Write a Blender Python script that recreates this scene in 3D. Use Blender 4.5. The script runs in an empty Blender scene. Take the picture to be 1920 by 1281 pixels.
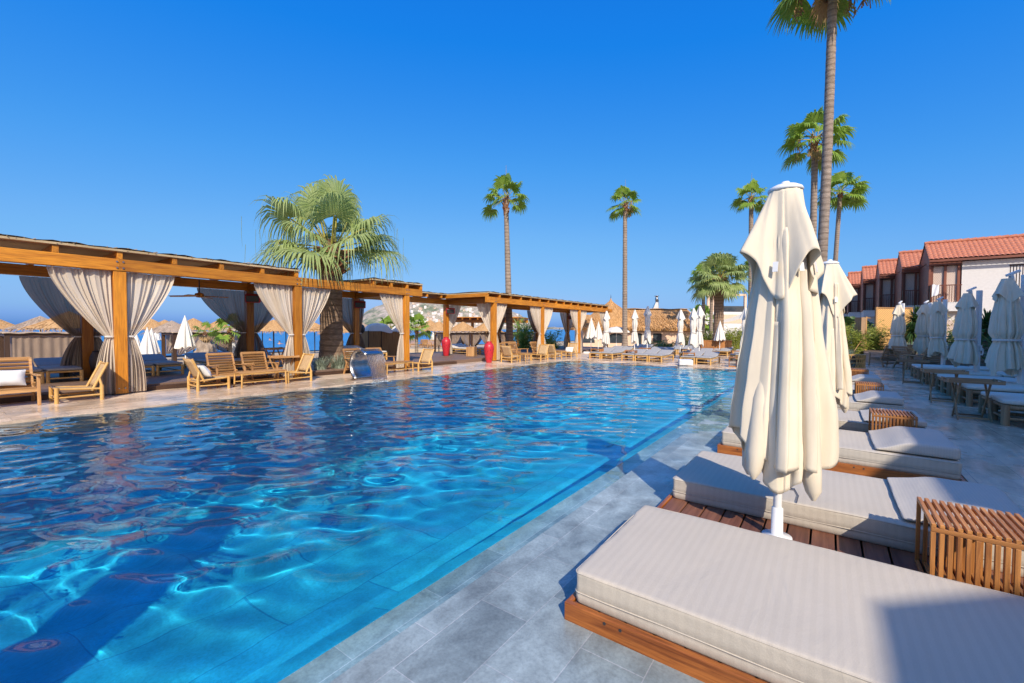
import bpy, math, random
import numpy as np
from mathutils import Vector, Matrix
R = math.radians
PI = math.pi
scene = bpy.context.scene
col = scene.collection
rng = random.Random(7)

# ------------------------------------------------------------------ camera
FPX = 815.0
CAM_H = 1.5
cam_d = bpy.data.cameras.new('camera')
cam_d.sensor_width = 36.0
cam_d.lens = FPX / 1920 * 36.0
cam_d.clip_start = 0.05
cam_d.clip_end = 20000
cam = bpy.data.objects.new('camera', cam_d)
col.objects.link(cam)
CR = Matrix.Rotation(R(36), 3, 'Z') @ Matrix.Rotation(R(90 - 1.67), 3, 'X') @ Matrix.Rotation(R(0.4), 3, 'Z')
cam.matrix_world = Matrix.Translation((0, 0, CAM_H)) @ CR.to_4x4()
scene.camera = cam


def ray(px, py):
    return CR @ Vector(((px - 960) / FPX, -(py - 640.5) / FPX, -1.0))


def at(px, py, z=0.0):
    """world point of the ground (height z) seen at a photo pixel"""
    d = ray(px, py)
    t = (z - CAM_H) / d.z
    return Vector((d.x * t, d.y * t, z))


def far(px, depth, z=0.0):
    """world point in the column px at a forward depth"""
    d = ray(px, 616)
    f = Vector((-math.sin(R(36)), math.cos(R(36)), 0))
    t = depth / (d.x * f.x + d.y * f.y)
    return Vector((d.x * t, d.y * t, z))


# ------------------------------------------------------------------ materials
def new_mat(name):
    m = bpy.data.materials.new(name)
    m.use_nodes = True
    nt = m.node_tree
    b = nt.nodes['Principled BSDF']
    return m, nt, b


def rgb(c):
    return (c[0], c[1], c[2], 1.0)


def noise_fac(nt, scale=5, stretch=(1, 1, 1), detail=4, rough=0.6, dist=0.0, coord='Object'):
    tc = nt.nodes.new('ShaderNodeTexCoord')
    mp = nt.nodes.new('ShaderNodeMapping')
    mp.inputs['Scale'].default_value = stretch
    nt.links.new(tc.outputs[coord], mp.inputs['Vector'])
    n = nt.nodes.new('ShaderNodeTexNoise')
    n.inputs['Scale'].default_value = scale
    n.inputs['Detail'].default_value = detail
    n.inputs['Roughness'].default_value = rough
    n.inputs['Distortion'].default_value = dist
    nt.links.new(mp.outputs[0], n.inputs['Vector'])
    return n.outputs['Fac'], mp


def ramp(nt, fac, stops):
    r = nt.nodes.new('ShaderNodeValToRGB')
    els = r.color_ramp.elements
    while len(els) < len(stops):
        els.new(0.5)
    for e, (p, c) in zip(els, stops):
        e.position = p
        e.color = rgb(c) if len(c) == 3 else c
    nt.links.new(fac, r.inputs[0])
    return r.outputs[0]


def bump(nt, b, fac, strength, dist=0.02):
    bp = nt.nodes.new('ShaderNodeBump')
    bp.inputs['Strength'].default_value = strength
    bp.inputs['Distance'].default_value = dist
    nt.links.new(fac, bp.inputs['Height'])
    nt.links.new(bp.outputs[0], b.inputs['Normal'])


def mix_col(nt, fac, a, b_, mode='MIX'):
    m = nt.nodes.new('ShaderNodeMix')
    m.data_type = 'RGBA'
    m.blend_type = mode
    for sock, val in ((m.inputs[0], fac), (m.inputs[6], a), (m.inputs[7], b_)):
        if isinstance(val, (int, float)):
            sock.default_value = val
        elif isinstance(val, tuple):
            sock.default_value = rgb(val)
        else:
            nt.links.new(val, sock)
    return m.outputs[2]


def M(name, c1, c2=None, scale=6, stretch=(1, 1, 1), rough=0.6, bmp=0.0, metal=0.0, detail=5, spec=0.5, lo=0.3, hi=0.7, bdist=0.02, trans=0.0):
    m, nt, b = new_mat(name)
    c2 = c2 or tuple(x * 0.8 for x in c1)
    f, mp = noise_fac(nt, scale, stretch, detail)
    nt.links.new(ramp(nt, f, [(lo, c1), (hi, c2)]), b.inputs['Base Color'])
    b.inputs['Roughness'].default_value = rough
    b.inputs['Metallic'].default_value = metal
    b.inputs['Specular IOR Level'].default_value = spec
    if bmp:
        bump(nt, b, f, bmp, bdist)
    if trans:
        out = nt.nodes['Material Output']
        t = nt.nodes.new('ShaderNodeBsdfTranslucent')
        nt.links.new(ramp(nt, f, [(lo, c1), (hi, c2)]), t.inputs[0])
        mx = nt.nodes.new('ShaderNodeMixShader')
        mx.inputs[0].default_value = trans
        nt.links.new(b.outputs[0], mx.inputs[1])
        nt.links.new(t.outputs[0], mx.inputs[2])
        nt.links.new(mx.outputs[0], out.inputs[0])
    return m


def wood(name, c1, c2, axis, rough=0.45, scale=9, bmp=0.15):
    """long grain along an axis, knots and board-to-board drift"""
    m, nt, b = new_mat(name)
    st = [1, 1, 1]
    st['xyz'.index(axis)] = 0.07
    f, _ = noise_fac(nt, scale, st, 8, 0.65, 0.9)
    st2 = [1, 1, 1]
    st2['xyz'.index(axis)] = 0.035
    f3, _ = noise_fac(nt, scale * 4.5, st2, 4, 0.6, 0.3)
    f2, _ = noise_fac(nt, 1.3, (1, 1, 1), 2)
    c = ramp(nt, f, [(0.28, c1), (0.5, tuple((x + y) / 2 for x, y in zip(c1, c2))), (0.64, c2)])
    c = mix_col(nt, 0.55, c, ramp(nt, f3, [(0.34, (0.42, 0.36, 0.32)), (0.56, (1.1, 1.1, 1.1))]), 'MULTIPLY')
    c = mix_col(nt, 0.35, c, ramp(nt, f2, [(0.35, (0.55, 0.5, 0.45)), (0.65, (1, 1, 1))]), 'MULTIPLY')
    oi = nt.nodes.new('ShaderNodeObjectInfo')
    c = mix_col(nt, 1.0, c, ramp(nt, oi.outputs['Random'], [(0.0, (0.72, 0.70, 0.70)), (0.5, (0.98, 0.97, 0.95)), (1.0, (1.14, 1.12, 1.08))]), 'MULTIPLY')
    nt.links.new(c, b.inputs['Base Color'])
    b.inputs['Roughness'].default_value = rough
    bump(nt, b, f, bmp, 0.01)
    return m


MT = {}
for ax in 'xyz':
    MT['pergola_' + ax] = wood('pergola_wood_' + ax, (0.74, 0.305, 0.025), (0.46, 0.16, 0.012), ax, 0.45, 14)
    MT['teak_' + ax] = wood('teak_wood_' + ax, (0.62, 0.275, 0.075), (0.32, 0.12, 0.03), ax, 0.5, 16)
    MT['pale_' + ax] = wood('pale_teak_' + ax, (0.60, 0.36, 0.15), (0.40, 0.20, 0.075), ax, 0.55)
    MT['dull_' + ax] = wood('weathered_teak_' + ax, (0.50, 0.33, 0.19), (0.30, 0.185, 0.10), ax, 0.65)
    MT['dark_' + ax] = wood('dark_stained_wood_' + ax, (0.085, 0.042, 0.022), (0.045, 0.022, 0.012), ax, 0.6)
    MT['red_' + ax] = wood('red_stained_timber_' + ax, (0.29, 0.095, 0.055), (0.18, 0.056, 0.032), ax, 0.55)
    MT['plat_' + ax] = wood('platform_wood_' + ax, (0.62, 0.215, 0.045), (0.25, 0.065, 0.013), ax, 0.4, 20, 0.3)
MT['bamboo'] = M('bamboo_pole', (0.66, 0.41, 0.14), (0.50, 0.27, 0.075), 5, (1, 1, 1), 0.4)
MT['weave'] = None


def weave_mat(name, c1, c2, s=90):
    m, nt, b = new_mat(name)
    tc = nt.nodes.new('ShaderNodeTexCoord')
    w = nt.nodes.new('ShaderNodeTexChecker')
    w.inputs['Scale'].default_value = s
    w.inputs['Color1'].default_value = rgb(c1)
    w.inputs['Color2'].default_value = rgb(c2)
    nt.links.new(tc.outputs['Object'], w.inputs[0])
    f, _ = noise_fac(nt, 14)
    c = mix_col(nt, 0.4, w.outputs[0], ramp(nt, f, [(0.3, (0.6, 0.6, 0.6)), (0.7, (1, 1, 1))]), 'MULTIPLY')
    nt.links.new(c, b.inputs['Base Color'])
    b.inputs['Roughness'].default_value = 0.75
    bump(nt, b, w.outputs['Fac'], 0.4, 0.004)
    return m


MT['weave'] = weave_mat('woven_cord', (0.62, 0.44, 0.24), (0.46, 0.30, 0.15), 70)
MT['cream'] = M('cream_canvas', (0.82, 0.725, 0.565), (0.74, 0.645, 0.495), 14, (1, 1, 0.22), 0.85, 0.35, trans=0.08, spec=0.2, bdist=0.006)
MT['white_canvas'] = M('white_canvas', (0.84, 0.80, 0.72), (0.76, 0.72, 0.64), 4, (1, 1, 0.3), 0.8, 0.1, trans=0.12, spec=0.25)
MT['white_paint'] = M('white_painted_metal', (0.80, 0.80, 0.79), (0.74, 0.74, 0.73), 3, rough=0.35)
MT['white_concrete'] = M('white_concrete', (0.78, 0.77, 0.75), (0.66, 0.65, 0.63), 6, rough=0.8, bmp=0.2)
MT['pillow_white'] = M('white_pillow_cotton', (0.80, 0.79, 0.77), (0.70, 0.69, 0.68), 5, rough=0.85, bmp=0.3)
MT['grey_pad'] = M('grey_pad_fabric', (0.38, 0.37, 0.355), (0.32, 0.31, 0.30), 40, rough=0.85, bmp=0.1, bdist=0.003)
MT['cream_pad'] = M('cream_pad_fabric', (0.72, 0.66, 0.56), (0.62, 0.56, 0.47), 20, rough=0.85, bmp=0.1, bdist=0.003)
MT['black'] = M('black_plastic', (0.018, 0.018, 0.02), (0.03, 0.03, 0.03), 30, rough=0.5)
MT['red_plastic'] = M('red_plastic', (0.50, 0.02, 0.025), (0.40, 0.015, 0.02), 8, rough=0.4)
MT['orange'] = M('orange_float', (0.78, 0.10, 0.02), (0.68, 0.08, 0.02), 8, rough=0.45)
MT['steel'] = M('brushed_steel', (0.55, 0.53, 0.50), (0.42, 0.41, 0.39), 12, (1, 1, 0.05), 0.27, metal=1.0)
MT['bolt'] = M('zinc_bolt', (0.55, 0.55, 0.56), None, 5, rough=0.35, metal=1.0)
MT['dark_metal'] = M('dark_metal', (0.06, 0.06, 0.065), None, 5, rough=0.5, metal=0.4)
MT['bark'] = None
MT['straw'] = M('straw_thatch', (0.62, 0.38, 0.17), (0.36, 0.20, 0.075), 14, (1, 1, 0.12), 0.9, 0.6, detail=8)
MT['straw_old'] = M('weathered_straw', (0.46, 0.36, 0.27), (0.30, 0.22, 0.16), 14, (1, 1, 0.12), 0.9, 0.6, detail=8)
MT['reed'] = M('reed_mat', (0.58, 0.45, 0.27), (0.36, 0.25, 0.13), 30, (1, 0.06, 0.3), 0.85, 0.6, detail=6)
MT['reed_screen'] = M('reed_screen', (0.36, 0.21, 0.085), (0.19, 0.10, 0.036), 34, (1, 1, 0.05), 0.8, 0.6, detail=4)
MT['sand'] = M('beach_sand', (0.52, 0.41, 0.28), (0.42, 0.33, 0.225), 3, rough=0.95, bmp=0.3, bdist=0.05, detail=8)
MT['stucco'] = M('white_stucco', (0.74, 0.71, 0.68), (0.66, 0.63, 0.60), 8, rough=0.9, bmp=0.15)
MT['salmon'] = M('salmon_stucco', (0.74, 0.53, 0.38), (0.66, 0.45, 0.31), 3, rough=0.9, bmp=0.2)
MT['glass'] = M('dark_window_glass', (0.03, 0.04, 0.05), (0.05, 0.06, 0.07), 2, rough=0.08)
MT['stone'] = M('pink_stone', (0.50, 0.36, 0.27), (0.36, 0.25, 0.185), 5, rough=0.85, bmp=0.5, detail=8)
MT['rock'] = M('pale_rock', (0.42, 0.33, 0.25), (0.22, 0.165, 0.12), 4, rough=0.9, bmp=0.8, detail=9, bdist=0.08)
MT['leaf_palm'] = M('palm_leaf', (0.19, 0.33, 0.04), (0.31, 0.44, 0.07), 3, rough=0.45, trans=0.42, spec=0.4)
MT['leaf_palm_pale'] = M('pale_palm_leaf', (0.27, 0.37, 0.11), (0.42, 0.49, 0.20), 3, rough=0.5, trans=0.42, spec=0.4)
MT['leaf_dry'] = M('dry_palm_leaf', (0.46, 0.31, 0.15), (0.32, 0.20, 0.09), 6, rough=0.8, trans=0.2)
MT['leaf_bamboo'] = M('bamboo_leaf', (0.21, 0.29, 0.04), (0.33, 0.34, 0.055), 2.5, rough=0.5, trans=0.35)
MT['leaf_reed'] = M('reed_grass_leaf', (0.20, 0.36, 0.06), (0.30, 0.42, 0.08), 3, rough=0.5, trans=0.3)
MT['leaf_dark'] = M('dark_shrub_leaf', (0.045, 0.10, 0.024), (0.08, 0.15, 0.035), 3, rough=0.45, trans=0.2)
MT['leaf_grey'] = M('grey_green_blade', (0.24, 0.30, 0.22), (0.33, 0.38, 0.29), 3, rough=0.6, trans=0.2)
MT['leaf_yellow'] = M('yellow_autumn_leaf', (0.34, 0.24, 0.055), (0.24, 0.19, 0.04), 3, rough=0.6, trans=0.3)
MT['stalk'] = M('yellow_palm_stalk', (0.40, 0.34, 0.06), (0.30, 0.30, 0.06), 3, rough=0.5)
MT['towel'] = M('white_towel', (0.78, 0.78, 0.80), (0.7, 0.7, 0.72), 10, rough=0.9, bmp=0.3)
MT['skin'] = M('skin', (0.50, 0.28, 0.19), (0.44, 0.24, 0.16), 3, rough=0.5)
MT['soil'] = M('planting_soil', (0.12, 0.08, 0.05), (0.07, 0.045, 0.03), 8, rough=0.95, bmp=0.6)


def bark_mat(name, c1, c2, zs):
    m, nt, b = new_mat(name)
    f, mp = noise_fac(nt, 6, (1, 1, zs), 6, 0.7, 0.4)
    f2, _ = noise_fac(nt, 1.2, (1, 1, 1.5), 3)
    c = ramp(nt, f, [(0.32, c1), (0.68, c2)])
    c = mix_col(nt, 0.5, c, ramp(nt, f2, [(0.3, (0.6, 0.56, 0.52)), (0.7, (1, 1, 1))]), 'MULTIPLY')
    tc = nt.nodes.new('ShaderNodeTexCoord')
    wv = nt.nodes.new('ShaderNodeTexWave')
    wv.bands_direction = 'Z'
    wv.inputs['Scale'].default_value = 1.6
    wv.inputs['Distortion'].default_value = 2.2
    wv.inputs['Detail'].default_value = 3
    nt.links.new(tc.outputs['Object'], wv.inputs[0])
    c = mix_col(nt, 0.6, c, ramp(nt, wv.outputs['Fac'], [(0.05, (0.5, 0.46, 0.42)), (0.4, (1.05, 1.05, 1.05))]), 'MULTIPLY')
    nt.links.new(c, b.inputs['Base Color'])
    b.inputs['Roughness'].default_value = 0.9
    bump(nt, b, f, 0.8, 0.03)
    return m


MT['bark'] = bark_mat('ringed_palm_bark', (0.40, 0.32, 0.255), (0.20, 0.155, 0.12), 3.5)
MT['bark_dark'] = bark_mat('fibrous_palm_bark', (0.36, 0.245, 0.16), (0.15, 0.095, 0.06), 4.5)
MT['boot'] = bark_mat('palm_boot', (0.36, 0.17, 0.085), (0.13, 0.055, 0.03), 1.0)


def cloth_sheer(name, c1, c2, tr):
    m, nt, b = new_mat(name)
    out = nt.nodes['Material Output']
    f, _ = noise_fac(nt, 4, (1, 1, 0.3), 5)
    c = ramp(nt, f, [(0.3, c1), (0.7, c2)])
    nt.links.new(c, b.inputs['Base Color'])
    b.inputs['Roughness'].default_value = 0.85
    b.inputs['Specular IOR Level'].default_value = 0.2
    t = nt.nodes.new('ShaderNodeBsdfTranslucent')
    nt.links.new(c, t.inputs[0])
    m1 = nt.nodes.new('ShaderNodeMixShader')
    m1.inputs[0].default_value = 0.3 if tr < 0.09 else 0.16
    nt.links.new(b.outputs[0], m1.inputs[1])
    nt.links.new(t.outputs[0], m1.inputs[2])
    tp = nt.nodes.new('ShaderNodeBsdfTransparent')
    m2 = nt.nodes.new('ShaderNodeMixShader')
    m2.inputs[0].default_value = tr
    nt.links.new(m1.outputs[0], m2.inputs[1])
    nt.links.new(tp.outputs[0], m2.inputs[2])
    nt.links.new(m2.outputs[0], out.inputs[0])
    return m


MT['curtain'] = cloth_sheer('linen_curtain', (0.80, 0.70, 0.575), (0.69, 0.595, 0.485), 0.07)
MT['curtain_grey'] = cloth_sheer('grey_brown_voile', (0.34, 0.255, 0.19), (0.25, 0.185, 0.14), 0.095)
MT['tie'] = M('white_tie_band', (0.74, 0.70, 0.64), None, 8, rough=0.8)


def brick_mat(name, bw, bh, c1, c2, cm, mortar=0.006, rot=PI / 2, scale_noise=3, rough=0.45, bmp=0.25, band=None, rough_lo=None, con=0.75):
    m, nt, b = new_mat(name)
    tc = nt.nodes.new('ShaderNodeTexCoord')
    mp = nt.nodes.new('ShaderNodeMapping')
    mp.inputs['Rotation'].default_value = (0, 0, rot)
    nt.links.new(tc.outputs['Object'], mp.inputs[0])
    br = nt.nodes.new('ShaderNodeTexBrick')
    br.inputs['Scale'].default_value = 1.0
    br.inputs['Brick Width'].default_value = bw
    br.inputs['Row Height'].default_value = bh
    br.inputs['Mortar Size'].default_value = mortar
    br.inputs['Mortar Smooth'].default_value = 0.3
    br.inputs['Bias'].default_value = 0.0
    br.inputs['Color1'].default_value = rgb(c1)
    br.inputs['Color2'].default_value = rgb(c2)
    br.inputs['Mortar'].default_value = rgb(cm)
    br.offset = 0.43
    nt.links.new(mp.outputs[0], br.inputs['Vector'])
    f, _ = noise_fac(nt, scale_noise, band or (1, 1, 1), 10, 0.68, 0.4)
    f2, _ = noise_fac(nt, 0.7, (1, 1, 1), 4)
    f3, _ = noise_fac(nt, 60, (1, 1, 1), 3)
    c = mix_col(nt, con, br.outputs['Color'], ramp(nt, f, [(0.3, (0.50, 0.48, 0.47)), (0.5, (0.88, 0.88, 0.88)), (0.68, (1.3, 1.3, 1.3))]), 'MULTIPLY')
    c = mix_col(nt, 0.55, c, ramp(nt, f2, [(0.35, (0.60, 0.60, 0.58)), (0.62, (1.12, 1.12, 1.12))]), 'MULTIPLY')
    c = mix_col(nt, 0.5, c, ramp(nt, f3, [(0.3, (0.6, 0.6, 0.6)), (0.6, (1, 1, 1))]), 'MULTIPLY')
    nt.links.new(c, b.inputs['Base Color'])
    if rough_lo is not None:
        rr = ramp(nt, f2, [(0.42, (rough_lo,) * 3), (0.62, (rough,) * 3)])
        nt.links.new(rr, b.inputs['Roughness'])
    else:
        b.inputs['Roughness'].default_value = rough
    hb = mix_col(nt, 0.5, f, br.outputs['Fac'], 'SUBTRACT')
    bump(nt, b, hb, bmp, 0.006)
    return m


MT['travertine'] = brick_mat('travertine_paving', 0.61, 0.405, (0.84, 0.65, 0.47), (0.70, 0.53, 0.375), (0.42, 0.32, 0.235), 0.005, PI / 2, 2.2, 0.42, 0.25, (3.2, 1, 1), 0.16)
MT['slate'] = brick_mat('grey_stone_tile', 0.60, 0.30, (0.395, 0.47, 0.47), (0.27, 0.33, 0.335), (0.46, 0.50, 0.51), 0.0028, PI / 2, 3.0, 0.45, 0.35, (1.3, 1, 1), 0.22, 1.0)
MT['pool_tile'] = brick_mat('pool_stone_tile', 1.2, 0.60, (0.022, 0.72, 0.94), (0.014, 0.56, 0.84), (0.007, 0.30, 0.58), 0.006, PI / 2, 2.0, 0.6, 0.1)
MT['mid_dimmed_tile'] = brick_mat('part_dimmed_pool_tile', 1.2, 0.60, (0.017, 0.54, 0.82), (0.011, 0.42, 0.72), (0.007, 0.25, 0.50), 0.006, PI / 2, 2.0, 0.6, 0.1)  # pool tile painted part darker, for light lost as the water deepens
MT['deep_dimmed_tile'] = brick_mat('depth_dimmed_pool_tile', 1.2, 0.60, (0.013, 0.42, 0.70), (0.009, 0.32, 0.59), (0.006, 0.18, 0.40), 0.006, PI / 2, 2.0, 0.6, 0.1)  # pool tile painted darker still, standing in for light lost in deep water
MT['ledge_tile'] = brick_mat('pale_grey_stone_tile', 0.60, 0.30, (0.40, 0.49, 0.49), (0.29, 0.36, 0.365), (0.55, 0.60, 0.61), 0.0028, PI / 2, 3.0, 0.45, 0.35, (1.3, 1, 1), 0.22, 1.0)  # edge stone lightened in colour to make up for light lost under water
MT['slope_tile'] = brick_mat('brightened_pool_tile', 1.2, 0.60, (0.03, 0.72, 0.97), (0.02, 0.56, 0.88), (0.012, 0.40, 0.70), 0.006, PI / 2, 2.0, 0.6, 0.1)  # pool tile lightened in colour to offset the weak light on the slope
MT['deck_board'] = None


def deck_mat(name, w, c1, c2, axis):
    m, nt, b = new_mat(name)
    tc = nt.nodes.new('ShaderNodeTexCoord')
    mp = nt.nodes.new('ShaderNodeMapping')
    mp.inputs['Rotation'].default_value = (0, 0, PI / 2 if axis == 'y' else 0)
    nt.links.new(tc.outputs['Object'], mp.inputs[0])
    br = nt.nodes.new('ShaderNodeTexBrick')
    br.inputs['Scale'].default_value = 1.0
    br.inputs['Brick Width'].default_value = 2.6
    br.inputs['Row Height'].default_value = w
    br.inputs['Mortar Size'].default_value = 0.006
    br.inputs['Color1'].default_value = rgb(c1)
    br.inputs['Color2'].default_value = rgb(c2)
    br.inputs['Mortar'].default_value = (0.02, 0.014, 0.01, 1)
    nt.links.new(mp.outputs[0], br.inputs['Vector'])
    st = (1, 0.06, 1) if axis == 'y' else (0.06, 1, 1)
    f, _ = noise_fac(nt, 14, st, 6)
    c = mix_col(nt, 0.5, br.outputs['Color'], ramp(nt, f, [(0.3, (0.6, 0.58, 0.56)), (0.7, (1.1, 1.1, 1.1))]), 'MULTIPLY')
    nt.links.new(c, b.inputs['Base Color'])
    b.inputs['Roughness'].default_value = 0.6
    bump(nt, b, br.outputs['Fac'], -0.5, 0.01)
    return m


MT['deck_board'] = deck_mat('deck_boards', 0.14, (0.25, 0.165, 0.115), (0.19, 0.12, 0.082), 'y')


def stripe_mat(name, c1, c2, period=0.05, axis='x'):
    """woven outdoor fabric with faint tone-on-tone stripes"""
    m, nt, b = new_mat(name)
    tc = nt.nodes.new('ShaderNodeTexCoord')
    w = nt.nodes.new('ShaderNodeTexWave')
    w.wave_type = 'BANDS'
    w.bands_direction = axis.upper()
    w.wave_profile = 'TRI'
    w.inputs['Scale'].default_value = PI / 10 / period * 1.0
    w.inputs['Distortion'].default_value = 0.0
    nt.links.new(tc.outputs['Object'], w.inputs[0])
    f, _ = noise_fac(nt, 2.2, (1, 1, 1), 4)
    f2, _ = noise_fac(nt, 220, (1, 3, 1), 2)
    c = ramp(nt, w.outputs['Fac'], [(0.42, c1), (0.58, c2)])
    c = mix_col(nt, 0.16, c, ramp(nt, f, [(0.3, (0.7, 0.7, 0.7)), (0.7, (1.1, 1.1, 1.1))]), 'MULTIPLY')
    c = mix_col(nt, 0.3, c, ramp(nt, f2, [(0.35, (0.75, 0.75, 0.75)), (0.65, (1.1, 1.1, 1.1))]), 'MULTIPLY')
    nt.links.new(c, b.inputs['Base Color'])
    b.inputs['Roughness'].default_value = 0.85
    b.inputs['Specular IOR Level'].default_value = 0.25
    f4, _ = noise_fac(nt, 3.2, (1.6, 0.7, 1), 5, 0.6, 0.8)
    bp = nt.nodes.new('ShaderNodeBump')           # soft dents and drags in the cover
    bp.inputs['Strength'].default_value = 0.28
    bp.inputs['Distance'].default_value = 0.02
    nt.links.new(f4, bp.inputs['Height'])
    bump(nt, b, f2, 0.3, 0.002)
    nt.links.new(bp.outputs[0], [n for n in nt.nodes if n.type == 'BUMP' and n is not bp][-1].inputs['Normal'])
    return m


MT['mattress'] = stripe_mat('striped_mattress_fabric', (0.56, 0.495, 0.405), (0.54, 0.476, 0.388), 0.045)
MT['head_pad'] = stripe_mat('head_cushion_fabric', (0.58, 0.525, 0.45), (0.55, 0.50, 0.43), 0.02)


def vase_mat():
    m, nt, b = new_mat('red_glazed_clay')
    f, _ = noise_fac(nt, 9, (1, 1, 0.8), 8, 0.7)
    c = ramp(nt, f, [(0.36, (0.03, 0.02, 0.02)), (0.41, (0.46, 0.018, 0.03)), (0.7, (0.56, 0.03, 0.045))])
    nt.links.new(c, b.inputs['Base Color'])
    b.inputs['Roughness'].default_value = 0.4
    bump(nt, b, f, 0.3, 0.01)
    return m


MT['vase'] = vase_mat()


def hill_mat():
    m, nt, b = new_mat('rocky_hillside')
    f, _ = noise_fac(nt, 0.012, (1, 1, 1.6), 12, 0.72)
    f2, _ = noise_fac(nt, 0.06, (1, 1, 1), 10, 0.75)
    c = ramp(nt, f, [(0.44, (0.42, 0.36, 0.31)), (0.53, (0.30, 0.28, 0.22)), (0.58, (0.15, 0.18, 0.12)), (0.70, (0.11, 0.15, 0.10))])
    c = mix_col(nt, 0.75, c, ramp(nt, f2, [(0.36, (0.4, 0.45, 0.4)), (0.6, (1.25, 1.2, 1.15))]), 'MULTIPLY')
    nt.links.new(c, b.inputs['Base Color'])
    b.inputs['Roughness'].default_value = 0.95
    return m


MT['hill'] = hill_mat()


def sea_mat():
    m, nt, b = new_mat('sea_water')
    f, _ = noise_fac(nt, 0.35, (1, 0.35, 1), 8, 0.65)
    f2, _ = noise_fac(nt, 0.02, (1, 0.3, 1), 3)
    nt.links.new(ramp(nt, f2, [(0.3, (0.012, 0.15, 0.38)), (0.7, (0.02, 0.20, 0.46))]), b.inputs['Base Color'])
    b.inputs['Roughness'].default_value = 0.28
    b.inputs['Specular IOR Level'].default_value = 0.35
    bump(nt, b, f, 1.0, 0.6)
    return m


MT['sea'] = sea_mat()


def water_mat():
    m, nt, b = new_mat('pool_water')
    out = nt.nodes['Material Output']
    nt.nodes.remove(b)
    g = nt.nodes.new('ShaderNodeBsdfGlass')
    g.inputs['Roughness'].default_value = 0.0
    g.inputs['IOR'].default_value = 1.333
    g.inputs['Color'].default_value = (0.86, 0.96, 0.99, 1)
    nt.links.new(g.outputs[0], out.inputs[0])
    return m


MT['water'] = water_mat()


def thin_water_mat():
    m, nt, b = new_mat('thin_water_film')
    out = nt.nodes['Material Output']
    nt.nodes.remove(b)
    fr = nt.nodes.new('ShaderNodeFresnel')
    ge = nt.nodes.new('ShaderNodeNewGeometry')
    mr = nt.nodes.new('ShaderNodeMapRange')          # same reflectance from either side: the film has no inside
    mr.inputs['To Min'].default_value = 1.333
    mr.inputs['To Max'].default_value = 1 / 1.333
    nt.links.new(ge.outputs['Backfacing'], mr.inputs['Value'])
    nt.links.new(mr.outputs[0], fr.inputs['IOR'])
    tp = nt.nodes.new('ShaderNodeBsdfTransparent')
    tp.inputs['Color'].default_value = (0.86, 0.96, 0.98, 1)
    gl = nt.nodes.new('ShaderNodeBsdfGlossy')
    gl.inputs['Roughness'].default_value = 0.0
    mx = nt.nodes.new('ShaderNodeMixShader')
    nt.links.new(fr.outputs[0], mx.inputs[0])
    nt.links.new(tp.outputs[0], mx.inputs[1])
    nt.links.new(gl.outputs[0], mx.inputs[2])
    nt.links.new(mx.outputs[0], out.inputs[0])
    return m


MT['thin_water'] = thin_water_mat()


def tile_roof_mat():
    m, nt, b = new_mat('terracotta_roof_tile')
    f, _ = noise_fac(nt, 2.5, (1, 1, 1), 6)
    f2, _ = noise_fac(nt, 26, (1, 1, 1), 2)
    c = ramp(nt, f, [(0.3, (0.56, 0.22, 0.125)), (0.7, (0.46, 0.16, 0.09))])
    c = mix_col(nt, 0.5, c, ramp(nt, f2, [(0.3, (0.6, 0.6, 0.6)), (0.7, (1.15, 1.1, 1.1))]), 'MULTIPLY')
    nt.links.new(c, b.inputs['Base Color'])
    b.inputs['Roughness'].default_value = 0.7
    return m


MT['roof_tile'] = tile_roof_mat()


def chevron_mat():
    m, nt, b = new_mat('diagonal_batten_panel')
    tc = nt.nodes.new('ShaderNodeTexCoord')
    mp = nt.nodes.new('ShaderNodeMapping')
    mp.inputs['Rotation'].default_value = (0, R(40), 0)
    nt.links.new(tc.outputs['Object'], mp.inputs[0])
    w = nt.nodes.new('ShaderNodeTexWave')
    w.bands_direction = 'X'
    w.inputs['Scale'].default_value = 5.2
    nt.links.new(mp.outputs[0], w.inputs[0])
    c = ramp(nt, w.outputs['Fac'], [(0.1, (0.30, 0.21, 0.16)), (0.3, (0.72, 0.58, 0.49))])
    nt.links.new(c, b.inputs['Base Color'])
    b.inputs['Roughness'].default_value = 0.8
    bump(nt, b, w.outputs['Fac'], 0.5, 0.02)
    return m


MT['batten'] = chevron_mat()
MT['batten_gold'] = None


def batten_gold():
    m, nt, b = new_mat('pale_diagonal_boarding')
    tc = nt.nodes.new('ShaderNodeTexCoord')
    mp = nt.nodes.new('ShaderNodeMapping')
    mp.inputs['Rotation'].default_value = (0, R(-38), 0)
    nt.links.new(tc.outputs['Object'], mp.inputs[0])
    w = nt.nodes.new('ShaderNodeTexWave')
    w.bands_direction = 'Z'
    w.inputs['Scale'].default_value = 3.6
    nt.links.new(mp.outputs[0], w.inputs[0])
    c = ramp(nt, w.outputs['Fac'], [(0.04, (0.24, 0.12, 0.035)), (0.16, (0.64, 0.37, 0.13))])
    nt.links.new(c, b.inputs['Base Color'])
    b.inputs['Roughness'].default_value = 0.6
    bump(nt, b, w.outputs['Fac'], 0.4, 0.02)
    return m


MT['batten_gold'] = batten_gold()

# ------------------------------------------------------------------ mesh helpers
KIDS = {}


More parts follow.
